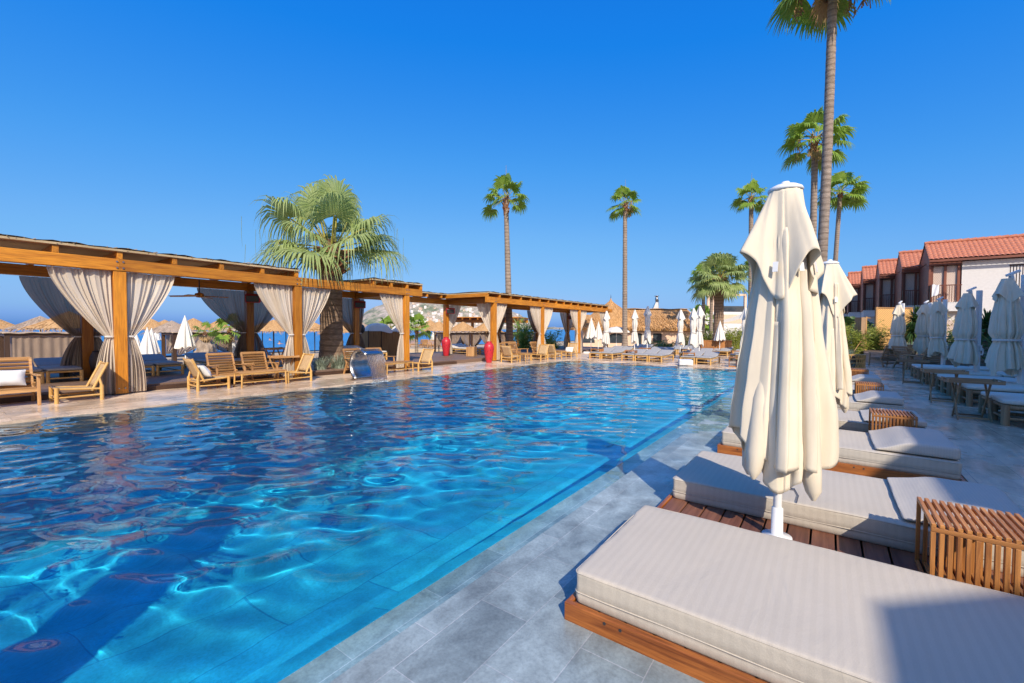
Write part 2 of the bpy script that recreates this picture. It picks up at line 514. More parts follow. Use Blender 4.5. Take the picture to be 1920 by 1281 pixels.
class MB:
    def __init__(self):
        self.v, self.f, self.s = [], [], []

    def add(self, verts, faces, smooth=False):
        o = len(self.v)
        self.v.extend([tuple(p) for p in verts])
        self.f.extend([tuple(i + o for i in q) for q in faces])
        self.s.extend([smooth] * len(faces))
        return self

    def box(self, x0, x1, y0, y1, z0, z1):
        v = [(x, y, z) for z in (z0, z1) for y in (y0, y1) for x in (x0, x1)]
        return self.add(v, [(0, 2, 3, 1), (4, 5, 7, 6), (0, 1, 5, 4), (2, 6, 7, 3), (0, 4, 6, 2), (1, 3, 7, 5)])

    def bar(self, p0, p1, w, h, up=(0, 0, 1)):
        """rectangular bar from p0 to p1"""
        p0, p1 = Vector(p0), Vector(p1)
        d = (p1 - p0).normalized()
        u = Vector(up)
        if abs(d.dot(u)) > 0.98:
            u = Vector((0, 1, 0))
        s = d.cross(u).normalized()
        n = s.cross(d).normalized()
        v = []
        for p in (p0, p1):
            for a, b in ((-1, -1), (1, -1), (1, 1), (-1, 1)):
                v.append(p + s * (a * w / 2) + n * (b * h / 2))
        return self.add(v, [(3, 2, 1, 0), (4, 5, 6, 7), (0, 1, 5, 4), (1, 2, 6, 5), (2, 3, 7, 6), (3, 0, 4, 7)])

    def tube(self, pts, r, n=8, cap=True, smooth=True):
        pts = [Vector(p) for p in pts]
        k = len(pts)
        rs = r if isinstance(r, (list, tuple)) else [r] * k
        v = []
        a = None
        for i, p in enumerate(pts):
            d = (pts[min(i + 1, k - 1)] - pts[max(i - 1, 0)]).normalized()
            if a is None:
                a = d.orthogonal().normalized()
            a = (a - d * a.dot(d)).normalized()
            b = d.cross(a)
            for j in range(n):
                t = 2 * PI * j / n
                v.append(p + (a * math.cos(t) + b * math.sin(t)) * rs[i])
        f = []
        for i in range(k - 1):
            for j in range(n):
                f.append((i * n + j, i * n + (j + 1) % n, (i + 1) * n + (j + 1) % n, (i + 1) * n + j))
        self.add(v, f, smooth)
        if cap:
            self.add(v[:n], [tuple(range(n))[::-1]])
            self.add(v[-n:], [tuple(range(n))])
        return self

    def lathe(self, prof, n=24, c=(0, 0, 0), smooth=True, wob=None):
        v, f = [], []
        for i, (r, z) in enumerate(prof):
            for j in range(n):
                t = 2 * PI * j / n
                q = r * (wob(t, z) if wob else 1)
                v.append((c[0] + q * math.cos(t), c[1] + q * math.sin(t), c[2] + z))
        for i in range(len(prof) - 1):
            for j in range(n):
                f.append((i * n + j, i * n + (j + 1) % n, (i + 1) * n + (j + 1) % n, (i + 1) * n + j))
        self.add(v, f, smooth)
        if prof[0][0] > 1e-4:
            self.add(v[:n], [tuple(range(n))[::-1]])
        if prof[-1][0] > 1e-4:
            self.add(v[-n:], [tuple(range(n))])
        return self

    def grid(self, fn, nu, nv, smooth=True, wrap=False):
        v = [fn(i / (nu if wrap else nu - 1), j / (nv - 1)) for j in range(nv) for i in range(nu)]
        f = []
        for j in range(nv - 1):
            for i in range(nu if wrap else nu - 1):
                a, b = j * nu + i, j * nu + (i + 1) % nu
                f.append((a, b, b + nu, a + nu))
        return self.add(v, f, smooth)

    def cushion(self, x0, x1, y0, y1, z0, z1, puff=0.02, n=10, r=0.03, rnd=None):
        """soft rounded box, slightly domed"""
        def fn(i, j):
            th = -PI / 2 + PI * j
            ph = 2 * PI * i
            def se(c, e):
                return math.copysign(abs(c) ** e, c)
            ex, ez = 0.16, 0.28
            X = se(math.cos(th), ez) * se(math.cos(ph), ex)
            Y = se(math.cos(th), ez) * se(math.sin(ph), ex)
            Z = se(math.sin(th), ez)
            dome = puff * (1 - X * X) * (1 - Y * Y) * (1 if Z > 0 else 0.2)
            if rnd:
                dome += rnd * (math.sin(7 * X + 3 * Y) + math.sin(5 * Y - 4 * X + 1.3)) * 0.5
            return ((x0 + x1) / 2 + X * (x1 - x0) / 2, (y0 + y1) / 2 + Y * (y1 - y0) / 2,
                    (z0 + z1) / 2 + Z * (z1 - z0) / 2 + dome * Z)
        return self.grid(fn, 6 * n, 2 * n + 1, True, True)

    def xf(self, m):
        self.v = [tuple(m @ Vector(p)) for p in self.v]
        return self

    def build(self, name, m, parent=None, loc=(0, 0, 0), rz=0.0, bevel=0.0, seg=2):
        me = bpy.data.meshes.new(name)
        me.from_pydata(self.v, [], self.f)
        me.polygons.foreach_set('use_smooth', self.s)
        me.update()
        ms = m if isinstance(m, (list, tuple)) else [m]
        for x in ms:
            me.materials.append(MT[x] if isinstance(x, str) else x)
        o = bpy.data.objects.new(name, me)
        col.objects.link(o)
        o.location = loc
        o.rotation_euler = (0, 0, rz)
        if parent is not None:
            o.parent = parent
            KIDS.setdefault(parent.name, []).append(o)
        if bevel:
            b = o.modifiers.new('bevel', 'BEVEL')
            b.width = bevel
            b.segments = seg
            b.limit_method = 'ANGLE'
            b.angle_limit = R(50)
        return o


def tag(o, label, cat, group=None):
    o['label'] = label
    o['category'] = cat
    if group:
        o['group'] = group
    return o


def thing(name, label, cat, loc=(0, 0, 0), rz=0.0, group=None):
    o = bpy.data.objects.new(name, None)
    o.empty_display_size = 0.2
    col.objects.link(o)
    o.location = loc
    o.rotation_euler = (0, 0, rz)
    return tag(o, label, cat, group)


def structure(o, kind='structure'):
    o['kind'] = kind
    return o


def dup(root, label, loc, rz=None, group=None, scale=None):
    def rec(o, par):
        c = o.copy()
        col.objects.link(c)
        if par is not None:
            c.parent = par
            KIDS.setdefault(par.name, []).append(c)
        for k in KIDS.get(o.name, []):
            rec(k, c)
        return c
    r = rec(root, None)
    r.location = loc
    if rz is not None:
        r.rotation_euler = (0, 0, rz)
    if scale is not None:
        r.scale = (scale,) * 3 if isinstance(scale, (int, float)) else scale
    r['label'] = label
    if group:
        r['group'] = group
    return r


class Maker:
    """first use moves the prototype itself, later uses copy it"""
    def __init__(self, fn, group=None):
        self.fn, self.root, self.group = fn, None, group

    def __call__(self, label, loc, rz=0.0, scale=None, group=None):
        g = group or self.group
        if self.root is None:
            self.root = self.fn()
            r = self.root
            r.location = loc
            r.rotation_euler = (0, 0, rz)
            if scale is not None:
                r.scale = (scale,) * 3 if isinstance(scale, (int, float)) else scale
            r['label'] = label
            if g:
                r['group'] = g
            return r
        return dup(self.root, label, loc, rz, g, scale if scale is not None else (1, 1, 1))


def sheet(name, x0, x1, y0, y1, z, m):
    return MB().add([(x0, y0, z), (x1, y0, z), (x1, y1, z), (x0, y1, z)], [(0, 1, 2, 3)]).build(name, m)

# ------------------------------------------------------------------ light and sky
SUN_EL, S_H = 38.0, Vector((0.72, -0.69, 0)).normalized()
sun_dir = Vector((S_H.x * math.cos(R(SUN_EL)), S_H.y * math.cos(R(SUN_EL)), math.sin(R(SUN_EL))))
sd = bpy.data.lights.new('sun', 'SUN')
sd.energy = 3.4
sd.angle = R(0.5)
sd.color = (1.0, 0.90, 0.76)
so = bpy.data.objects.new('sun', sd)
col.objects.link(so)
so.rotation_euler = sun_dir.to_track_quat('Z', 'Y').to_euler()
world = bpy.data.worlds.new('World')
scene.world = world
world.use_nodes = True
wn = world.node_tree
bg = wn.nodes['Background']
sky = wn.nodes.new('ShaderNodeTexSky')
sky.sky_type = 'NISHITA'
sky.sun_disc = False
sky.sun_elevation = R(SUN_EL)
sky.sun_rotation = math.atan2(S_H.x, S_H.y)
sky.altitude = 0
sky.air_density = 1.0
sky.dust_density = 1.5
sky.ozone_density = 6.0
# the camera's rendering of the sky: a tone curve for each channel
K_SKY = 0.15 * 2 ** 0.5
sc1 = wn.nodes.new('ShaderNodeVectorMath')
sc1.operation = 'SCALE'
sc1.inputs['Scale'].default_value = K_SKY / 4.5
cv = wn.nodes.new('ShaderNodeRGBCurve')
for ch_, pts_ in ((0, ((0.0, 0.0), (0.157, 0.009), (0.25, 0.055), (0.41, 0.15), (0.69, 0.255), (0.95, 0.46), (1.4, 1.1), (4.5, 4.4))),
                  (1, ((0.0, 0.0), (0.282, 0.195), (0.50, 0.32), (0.78, 0.44), (1.07, 0.51), (1.35, 0.66), (1.7, 1.1), (4.5, 3.9))),
                  (2, ((0.0, 0.0), (0.3, 0.55), (0.6, 0.745), (0.97, 0.82), (1.32, 0.86), (1.6, 0.90), (2.0, 1.1), (4.5, 3.4)))):
    c_ = cv.mapping.curves[ch_]
    c_.points[0].location = (0, 0)
    c_.points[1].location = (1, pts_[-1][1] / 4.5)
    for x_, y_ in pts_[1:-1]:
        c_.points.new(x_ / 4.5, y_ / 4.5)
    for p_ in c_.points:
        p_.handle_type = 'VECTOR'
cv.mapping.update()
sc2 = wn.nodes.new('ShaderNodeVectorMath')
sc2.operation = 'SCALE'
sc2.inputs['Scale'].default_value = 4.5 / K_SKY
wn.links.new(sky.outputs[0], sc1.inputs[0])
wn.links.new(sc1.outputs[0], cv.inputs['Color'])
wn.links.new(cv.outputs[0], sc2.inputs[0])
wn.links.new(sc2.outputs[0], bg.inputs[0])
bg.inputs[1].default_value = 0.15
scene.view_settings.view_transform = 'Standard'
scene.view_settings.look = 'None'
scene.view_settings.exposure = 0.62
scene.view_settings.gamma = 1.0
scene.render.engine = 'CYCLES'
cy = scene.cycles
cy.max_bounces = 12
cy.transparent_max_bounces = 16
cy.transmission_bounces = 10
cy.glossy_bounces = 5
cy.diffuse_bounces = 4
cy.caustics_reflective = False
cy.caustics_refractive = True
cy.sample_clamp_indirect = 6.0
cy.use_denoising = True
cy.denoiser = 'OPENIMAGEDENOISE'
sd.cycles.is_caustics_light = True

# ------------------------------------------------------------------ setting
PX0, PX1, PY0, PY1 = -10.1, -1.95, -6.0, 17.6      # the pool basin


def solid(name, x0, x1, y0, y1, z0, z1, m):
    return structure(MB().box(x0, x1, y0, y1, z0, z1).build(name, m))


# beach and land as one sheet, shoreline along x = -48
g = MB()
gxs = [-70, -60, -47.5, -40, -18, -12, 1.3, 20, 60, 200, 800, 4000]
gys = [-800, -200, -50, -7, 19, 40, 80, 200, 800, 5000]
gv = [(x, y, -1.0 - max(0, -40 - x) * 0.03) for y in gys for x in gxs]
gf = []
for j in range(len(gys) - 1):
    for i in range(len(gxs) - 1):
        if gys[j] == -7 and -12 <= gxs[i] < 1.3:
            continue                      # the pool basin is dug out here
        o_ = j * len(gxs) + i
        gf.append((o_, o_ + 1, o_ + 1 + len(gxs), o_ + len(gxs)))
g.add(gv, gf)
structure(g.build('ground', 'sand'))
structure(MB().grid(lambda i, j: (-47.5 - (i ** 3) * 9000, -5000 + j * 14000, -1.12 - 0.0 * i), 20, 20).build('sea', 'sea'))

solid('paving', -12.6, PX0, PY0 - 2, 18.8, -1.3, 0.03, 'travertine')
solid('paving', -14.5, 14.0, 18.8, 38.0, -1.3, 0.03, 'travertine')
solid('paving', 1.15, 14.0, -12.0, 18.8, -1.3, 0.03, 'travertine')
# far overflow edge, dipping a touch under the water
MBo = MB()
MBo.add([(PX0, 17.6, -1.3), (-1.65, 17.6, -1.3), (-1.65, 18.8, -1.3), (PX0, 18.8, -1.3),
         (PX0, 17.6, -0.014), (-1.65, 17.6, -0.014), (-1.65, 18.8, 0.012), (PX0, 18.8, 0.012)],
        [(3, 2, 1, 0), (4, 5, 6, 7), (0, 1, 5, 4), (1, 2, 6, 5), (2, 3, 7, 6), (3, 0, 4, 7)])
structure(MBo.build('paving', 'travertine'))
# grey stone edge: dry near the camera, dipping under the water farther on
zs = lambda y: 0.0215 - 0.0030 * y
ms = MB()
ms.add([(-1.65, PY0, -0.5), (1.15, PY0, -0.5), (1.15, 18.8, -0.5), (-1.65, 18.8, -0.5),
        (-1.65, PY0, zs(PY0)), (1.15, PY0, zs(PY0)), (1.15, 18.8, zs(18.8)), (-1.65, 18.8, zs(18.8))],
       [(3, 2, 1, 0), (4, 5, 6, 7), (0, 1, 5, 4), (1, 2, 6, 5), (2, 3, 7, 6), (3, 0, 4, 7)])
structure(ms.build('pool_edge', 'slate'))
solid('pool_ledge', -1.95, -1.65, PY0, PY1, -0.5, -0.085, 'ledge_tile')
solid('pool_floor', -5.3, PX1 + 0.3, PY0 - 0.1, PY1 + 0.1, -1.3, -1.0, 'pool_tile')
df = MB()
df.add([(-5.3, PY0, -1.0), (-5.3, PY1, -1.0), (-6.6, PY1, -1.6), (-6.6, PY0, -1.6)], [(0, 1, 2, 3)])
structure(df.build('pool_floor', 'mid_dimmed_tile'))
solid('pool_floor', PX0 - 0.1, -6.6, PY0 - 0.1, PY1 + 0.1, -1.9, -1.6, 'deep_dimmed_tile')
solid('pool_wall', PX0 - 0.06, PX0 - 0.002, PY0, PY1, -1.6, -0.01, 'mid_dimmed_tile')
sl_ = MB()
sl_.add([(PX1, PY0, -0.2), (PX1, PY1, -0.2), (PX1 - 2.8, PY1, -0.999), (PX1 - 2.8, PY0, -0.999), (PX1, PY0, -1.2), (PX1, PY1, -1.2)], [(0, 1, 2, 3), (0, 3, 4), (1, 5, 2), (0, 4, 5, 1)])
structure(sl_.build('pool_wall', 'slope_tile'))  # slope shaped to keep a dark band off the floor by the ledge
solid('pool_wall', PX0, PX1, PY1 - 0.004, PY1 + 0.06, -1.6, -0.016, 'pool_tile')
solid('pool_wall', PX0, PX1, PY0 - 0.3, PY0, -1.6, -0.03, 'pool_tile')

# water body: a closed, waved surface over the basin and the wet edges
WX0, WX1, WY0, WY1 = PX0 - 0.04, 1.17, PY0 - 0.02, 18.78
step = 0.036
nX, nY = int((WX1 - WX0) / step), int((WY1 - WY0) / step)
X, Y = np.meshgrid(np.linspace(WX0, WX1, nX), np.linspace(WY0, WY1, nY))
Z = np.zeros_like(X)
wr = np.random.RandomState(5)
for k in range(46):
    lam = 0.24 * (1.7 / 0.24) ** wr.rand()
    th = R(124) + wr.randn() * 0.55          # ripples mostly run across the view
    kk = 2 * PI / lam
    amp = 0.0135 * lam ** 0.82 / kk ** 0.0 * 0.32 * (0.6 + 0.8 * wr.rand())
    ph = wr.rand() * 2 * PI
    wob = 0.35 * np.sin(X * 0.9 * wr.rand() + Y * 0.8 * wr.rand() + ph * 2)
    Z += amp * np.sin(kk * (math.cos(th) * X + math.sin(th) * Y) + ph + wob * 2.0)
for k in range(16):
    lam = 0.17 + 0.2 * wr.rand()
    th = R(124) + wr.randn() * 0.9
    kk = 2 * PI / lam
    Z += 0.0011 * lam / 0.25 * (0.5 + wr.rand()) * np.sin(kk * (math.cos(th) * X + math.sin(th) * Y) + wr.rand() * 6.28 + 1.5 * np.sin(X * 0.7 + Y * 0.5 + k))
FX, FY = -10.0, 8.8                           # rings where the sheet of water lands
rr = np.hypot(X - FX - 0.5, Y - FY)
Z += 0.006 * np.exp(-rr / 1.6) * np.sin(rr * 2 * PI / 0.28)
calm = np.clip((-1.75 - X) / 0.9, 0.2, 1.0)
Z *= 0.43 * calm


def water_sheet(c0, c1, m):
    xs_, ys_, zs_ = X[:, c0:c1], Y[:, c0:c1], Z[:, c0:c1]
    n_ = c1 - c0
    idx = np.arange(nY * n_).reshape(nY, n_)
    q_ = np.stack([idx[:-1, :-1], idx[:-1, 1:], idx[1:, 1:], idx[1:, :-1]], -1).reshape(-1, 4)
    me = bpy.data.meshes.new('pool_water')
    me.from_pydata(np.stack([xs_.ravel(), ys_.ravel(), zs_.ravel()], 1).tolist(), [], q_.tolist())
    me.polygons.foreach_set('use_smooth', [True] * len(q_))
    me.materials.append(MT[m])
    me.update()
    o = bpy.data.objects.new('pool_water', me)
    col.objects.link(o)
    return structure(o)


ic = int(np.searchsorted(X[0], -1.97))
water = water_sheet(0, ic + 1, 'water')            # over the deep basin
water_sheet(ic, nX, 'thin_water')                  # the thin film over the ledge and the wet stone
water.cycles.is_caustics_caster = True
for o in bpy.data.objects:
    if o.name.split('.')[0] in ('pool_floor', 'pool_wall', 'pool_ledge', 'pool_edge'):
        o.cycles.is_caustics_receiver = True

# timber deck under the pergolas
dk = solid('wooden_deck', -18.0, -12.62, -8.0, 15.0, -0.95, 0.17, 'deck_board')
dk = solid('wooden_deck', -18.0, -12.62, 15.0, 30.5, -0.95, 0.17, 'deck_board')
solid('deck_step', -12.62, -12.50, -8.0, 13.3, 0.03, 0.13, 'dark_y')

# hillside with the town across the bay
crest = [(655, 617), (664, 612), (672, 601), (684, 586), (690, 583), (697, 580), (712, 575), (735, 566), (770, 560), (820, 559), (870, 561), (915, 570),
         (950, 580), (968, 587), (985, 596), (1005, 609), (1030, 616)]


def crest_y(px):
    for (a, ya), (b, yb) in zip(crest, crest[1:]):
        if a <= px <= b:
            t = (px - a) / (b - a)
            return ya + (yb - ya) * t
    return 617


from mathutils import noise as mnoise
HD = 1500.0


def hill_z(px, t):
    D = HD + 420 * t
    h = max(0.0, (616.5 - crest_y(px))) / FPX * (HD + 250)
    s = min(1.0, t / 0.6)
    s = s * (1.7 - 0.7 * s)
    p = far(px, D)
    n = mnoise.fractal(Vector((p.x * 0.012, p.y * 0.012, 0)), 0.9, 2.1, 6)
    n2 = mnoise.fractal(Vector((p.x * 0.05, p.y * 0.05, 3)), 0.9, 2.1, 4)
    return -1.2 + h * s * (1 - 0.25 * max(0, t - 0.6)) + (n * 9 + n2 * 2.5) * min(1, h / 40) * s


def hill_fn(i, j):
    px = 652 + i * 384
    t = j
    p = far(px, HD + 420 * t)
    return (p.x, p.y, hill_z(px, t))


structure(MB().grid(hill_fn, 150, 44, True).build('hill', 'hill'))
# low coast farther away
def coast_fn(i, j):
    px = 960 + i * 260
    p = far(px, 4200 + 500 * j)
    n = mnoise.fractal(Vector((px * 0.03, 1, 0)), 0.9, 2.1, 4)
    return (p.x, p.y, -1.2 + math.sin(PI * j) * (26 + 16 * n) * math.sin(PI * min(1, i + 0.03)) ** 0.5)
structure(MB().grid(coast_fn, 50, 7, True).build('hill', 'hill'))


def make_house(w, d, h, wall, roof):
    def f():
        t = MB()
        t.box(-w / 2, w / 2, -d / 2, d / 2, -6, h)
        t.box(-w / 2 - 0.4, w / 2 + 0.4, -d / 2 - 0.4, d / 2 + 0.4, h - 0.003, h + 0.6)
        o = t.build('hillside_house', [wall, roof])
        o.data.polygons.foreach_set('material_index', [0] * 6 + [1] * 6)
        v = o.data
        return tag(o, 'x', 'house')
    return f


HW = M('house_white', (0.74, 0.70, 0.65), (0.66, 0.60, 0.54), 0.1, rough=0.9)
HP = M('house_pale_ochre', (0.62, 0.49, 0.36), (0.55, 0.42, 0.31), 0.1, rough=0.9)
HR = M('house_red_roof', (0.42, 0.18, 0.10), (0.36, 0.15, 0.09), 0.1, rough=0.9)
HG = M('house_flat_roof', (0.52, 0.48, 0.44), (0.46, 0.43, 0.39), 0.1, rough=0.9)
houses = [Maker(make_house(*a), g) for a, g in (
    ((13, 10, 7, HW, HR), 'white houses with red roofs on the hill across the bay'),
    ((17, 11, 9, HW, HG), 'white flat-roofed houses on the hill across the bay'),
    ((12, 10, 6, HP, HR), 'ochre houses with red roofs on the hill across the bay'))]
hl = ['small white house with a red roof on the hill across the bay', 'larger white flat-roofed block on the hill across the bay',
      'small ochre house with a red roof on the hill across the bay']
for k in range(230):
    for _ in range(20):
        px = rng.uniform(735, 992)
        t = rng.random() ** 1.5 * 0.42 + 0.005
        # the town is densest low down and to the middle
        if rng.random() < 0.4 + 0.6 * math.exp(-((px - 850) / 70) ** 2) - t * 0.8:
            break
    p = far(px, HD + 420 * t)
    i = rng.choices((0, 1, 2), (5, 4, 3))[0]
    houses[i](hl[i], (p.x, p.y, hill_z(px, t) + 1.0), rng.uniform(0, PI), rng.uniform(0.5, 0.95))

# pool lights set in the floor
def make_pool_light():
    t = thing('pool_light', 'x', 'pool light')
    MB().lathe([(0.0, 0.0), (0.15, 0.0), (0.15, 0.018), (0.12, 0.03), (0.12, 0.022)], 24).build('rim', 'white_paint', t)
    MB().lathe([(0.118, 0.020), (0.07, 0.03), (0.0, 0.034)], 24).build('lens', 'white_paint', t)
    return t


pl = Maker(make_pool_light, 'round white lights in the pool floor')
for n, (px, py) in enumerate(((508, 1096), (922, 886))):
    # straight-line hit at the apparent depth of the floor
    s = at(px, py, 0.0)
    i_ = ray(px, py).normalized()
    eta = 1 / 1.333
    co = -i_.z
    tr = i_ * eta + Vector((0, 0, 1)) * (eta * co - math.sqrt(1 - eta * eta * (1 - co * co)))
    d = tr * (1.0 / -tr.z)
    pl(['round white light on the pool floor, nearest the camera', 'round white light on the pool floor, in the middle of the pool'][n],
       (s.x + d.x * 1.0, s.y + d.y * 1.0, -0.999), 0, 0.36)

for o in bpy.data.objects:
    if o.name.split('.')[0] in ('rim', 'lens'):
        o.cycles.is_caustics_receiver = True

# ------------------------------------------------------------------ pergolas
BZ, BH = 2.67, 0.25        # underside and height of the beams
FXP, BXP = -12.3, -15.3    # front and back rows of posts
MT['reed_under'] = MT['reed']


def post(parent, x, y, z1):
    o = MB().box(x - 0.105, x + 0.105, y - 0.105, y + 0.105, 0.05, z1).build('post', 'pergola_z', parent, bevel=0.006)
    MB().box(x - 0.13, x + 0.13, y - 0.13, y + 0.13, 0.03, 0.052).build('foot_plate', 'dark_metal', o)
    b = MB()
    for dz in (0.22, 0.34):
        b.lathe([(0.016, -0.008), (0.016, 0.008)], 10, (0, 0, 0))
    b = MB()
    for dy in (-0.05, 0.05):
        b.tube([(x + 0.104, y + dy, 0.17), (x + 0.122, y + dy, 0.17)], 0.014, 8)
        for z in (BZ + 0.06, BZ + 0.19):
            b.tube([(x + 0.124, y + dy, z), (x + 0.142, y + dy, z)], 0.017, 8)
    b.build('bolts', 'bolt', o)
    return o


def reed_roof(t, x0, x1, y0, y1, z, rr):
    def fn(i, j):
        x = x0 + (x1 - x0) * i
        y = y0 + (y1 - y0) * j
        e = 0.012 * math.sin(y * 9.1) + 0.010 * math.sin(y * 23.7 + 1)
        return (x + (e if i in (0, 1) else 0), y, z + 0.07 + 0.012 * math.sin(7 * y + 3 * x) + 0.010 * math.sin(17 * y))
    b = MB()
    b.grid(fn, 8, int((y1 - y0) * 8) + 2)
    b.box(x0 + 0.01, x1 - 0.01, y0 + 0.01, y1 - 0.01, z + 0.003, z + 0.045)
    # loose ends along the front
    for k in range(int((y1 - y0) * 12)):
        y = rr.uniform(y0, y1)
        x = x1 - 0.05
        zz = z + rr.uniform(0.03, 0.085)
        b.bar((x - 0.2, y, zz), (x + rr.uniform(0.03, 0.075), y + rr.uniform(-0.05, 0.05), zz + rr.uniform(-0.012, 0.012)), 0.012, 0.008)
    return b.build('reed_roof', 'reed', t)


def rafters(t, ys, x0, x1):
    for y in ys:
        MB().box(x0, x1, y - 0.045, y + 0.045, BZ + BH + 0.003, BZ + BH + 0.155).build('rafter', 'pergola_x', t, bevel=0.004)


rA = random.Random(3)
pa = thing('pergola', 'long orange-brown timber pergola with reed roof around the large palm, left side of the pool', 'pergola', (0, 0, 0))
for y in (-1.3, 2.6, 6.45, 10.4):
    post(pa, FXP, y, BZ + 0.0 if y < 10 else BZ)
    post(pa, BXP, y, BZ)
for nm, x in (('front_beam', FXP), ('back_beam', BXP)):
    for a, b_ in (((-5.0, 2.598), (2.602, 6.40), (6.404, 11.1)) if nm == 'front_beam' else ((-5.0, 6.4), (6.404, 15.5))):
        MB().box(x - 0.06 + 0.04, x + 0.124, a, b_, BZ + 0.002, BZ + BH).build(nm, 'pergola_y', pa, bevel=0.006)
    MB().box(x - 0.124, x - 0.03, -5.0, 11.0, BZ + 0.004, BZ + BH - 0.01).build(nm, 'pergola_y', pa, bevel=0.006)
for y in (-1.3, 2.6, 6.45, 10.4):
    MB().box(BXP + 0.13, FXP - 0.13, y - 0.09, y + 0.09, BZ + 0.006, BZ + 0.22).build('cross_beam', 'pergola_x', pa, bevel=0.005)
rafters(pa, [-4.4, -3.3, -2.3, -1.3, -0.3, 0.7, 1.65, 2.6, 3.56, 4.52, 5.48, 6.40], BXP - 0.3, FXP + 0.123)
rafters(pa, [9.0, 9.7, 10.4, 11.05], BXP - 0.3, FXP + 0.123)
rafters(pa, [11.9, 12.8, 13.7, 14.6], BXP - 0.35, BXP + 0.6)
reed_roof(pa, BXP - 0.4, FXP + 0.17, -5.0, 6.47, BZ + BH + 0.157, rA)
reed_roof(pa, BXP - 0.4, FXP + 0.17, 8.85, 11.1, BZ + BH + 0.157, rA)
reed_roof(pa, BXP - 0.45, BXP + 0.65, 11.5, 15.1, BZ + BH + 0.157, rA)

pb = thing('pergola', 'farther timber pergola with cream curtains, beside the two red vases', 'pergola', (0, 0, 0))
for y in (15.5, 19.6, 23.8, 27.9):
    post(pb, FXP, y, BZ)
    post(pb, BXP, y, BZ)
for nm, x in (('front_beam', FXP), ('back_beam', BXP)):
    for a, b_ in ((14.9, 19.596), (19.6, 23.796), (23.8, 28.6)):
        if nm == 'back_beam' and a < 15:
            a = 15.504
        MB().box(x - 0.06 + 0.04, x + 0.124, a, b_, BZ + 0.002, BZ + BH).build(nm, 'pergola_y', pb, bevel=0.006)
    MB().box(x - 0.124, x - 0.03, 15.6, 28.6, BZ + 0.004, BZ + BH - 0.01).build(nm, 'pergola_y', pb, bevel=0.006)
for y in (15.5, 19.6, 23.8, 27.9):
    MB().box(BXP + 0.13, FXP - 0.13, y - 0.09, y + 0.09, BZ + 0.006, BZ + BH - 0.02).build('cross_beam', 'pergola_x', pb, bevel=0.005)
rafters(pb, [14.95 + 0.86 * k for k in range(16)], BXP - 0.3, FXP + 0.123)
reed_roof(pb, BXP - 0.4, FXP + 0.17, 14.9, 24.0, BZ + BH + 0.157, rA)
reed_roof(pb, BXP - 0.4, FXP + 0.17, 24.0, 28.0, BZ + BH + 0.158, rA)


# ------------------------------------------------------------------ curtains
def curtain(label, x, y, sgn, w, mat='curtain', axis='y', tie=1.30, z0=0.06, grp='tied curtains on the pergola posts', seed=0, zt=BZ - 0.01, spread=0.26, po=0.115, tp=1.38):
    """a curtain hung from a beam, drawn in to the post at tie height"""
    rr = random.Random(seed + int(y * 10) + int(x * 3))
    t = thing('curtain', label, 'curtain', (x, y, 0), 0 if axis == 'y' else PI / 2, grp)
    tie += rr.uniform(-0.09, 0.06)
    tp += rr.uniform(-0.15, 0.25)
    w *= 0.92
    nf = max(6, int(w * rr.uniform(12, 16)))
    ph = [rr.uniform(0, 6.28) for _ in range(6)]

    def fn(i, j):
        # i across (0 = at the post), j down; tie sits at j = 0.6
        ii = i + 0.010 * math.sin(9 * i + ph[0])
        if j <= 0.6:
            tau = j / 0.6
            z = zt + (tie - zt) * tau
            k = 1 - tau ** tp
            a = po + 0.10 * ii * tau + w * ii * k
            z -= 0.05 * ii * tau ** 3 * (1 - 0.6 * tau ** 8)
            amp = 0.027 * (0.55 + 0.45 * k) + 0.012 * tau
        else:
            tau = (j - 0.6) / 0.4
            z = tie + (z0 - tie) * tau
            sp = 0.10 + (spread - 0.05) * (1 - (1 - tau) ** 2.2)
            a = po - 0.02 * tau + sp * ii
            amp = 0.016 + 0.04 * min(1, tau * 2)
        fold = math.sin(2 * PI * nf * ii + ph[1] + 0.8 * math.sin(4 * i + ph[2]))
        fold = fold * (0.6 + 0.5 * math.sin(2 * PI * 2.3 * i + ph[4])) + 0.7 * math.sin(2 * PI * nf * 0.43 * ii + ph[3] + 1.5 * j)
        d = amp * fold
        a += 0.012 * math.cos(2 * PI * nf * ii + ph[1]) * (1 if j > 0.05 else 0.4)
        if j > 0.99:
            z += 0.03 * fold * 0.5
        return (d, sgn * a, z)
    f = MB().grid(fn, 14 * nf if w > 0.5 else 10 * nf, 46)
    f.build('fabric', mat, t)
    MB().grid(lambda i, j: ((0.02 + 0.045 * abs(math.sin(2 * PI * i)) ** 0.5) * (1 if i < 0.5 else -1) * 1.0 + 0.0,
                            sgn * (po + 0.055 + 0.075 * math.cos(2 * PI * i)), tie + (j - 0.5) * 0.035), 20, 2, True, True).build('tie_band', 'tie', t)
    return t


def tie_on_post(p, y):
    b = MB()
    return b


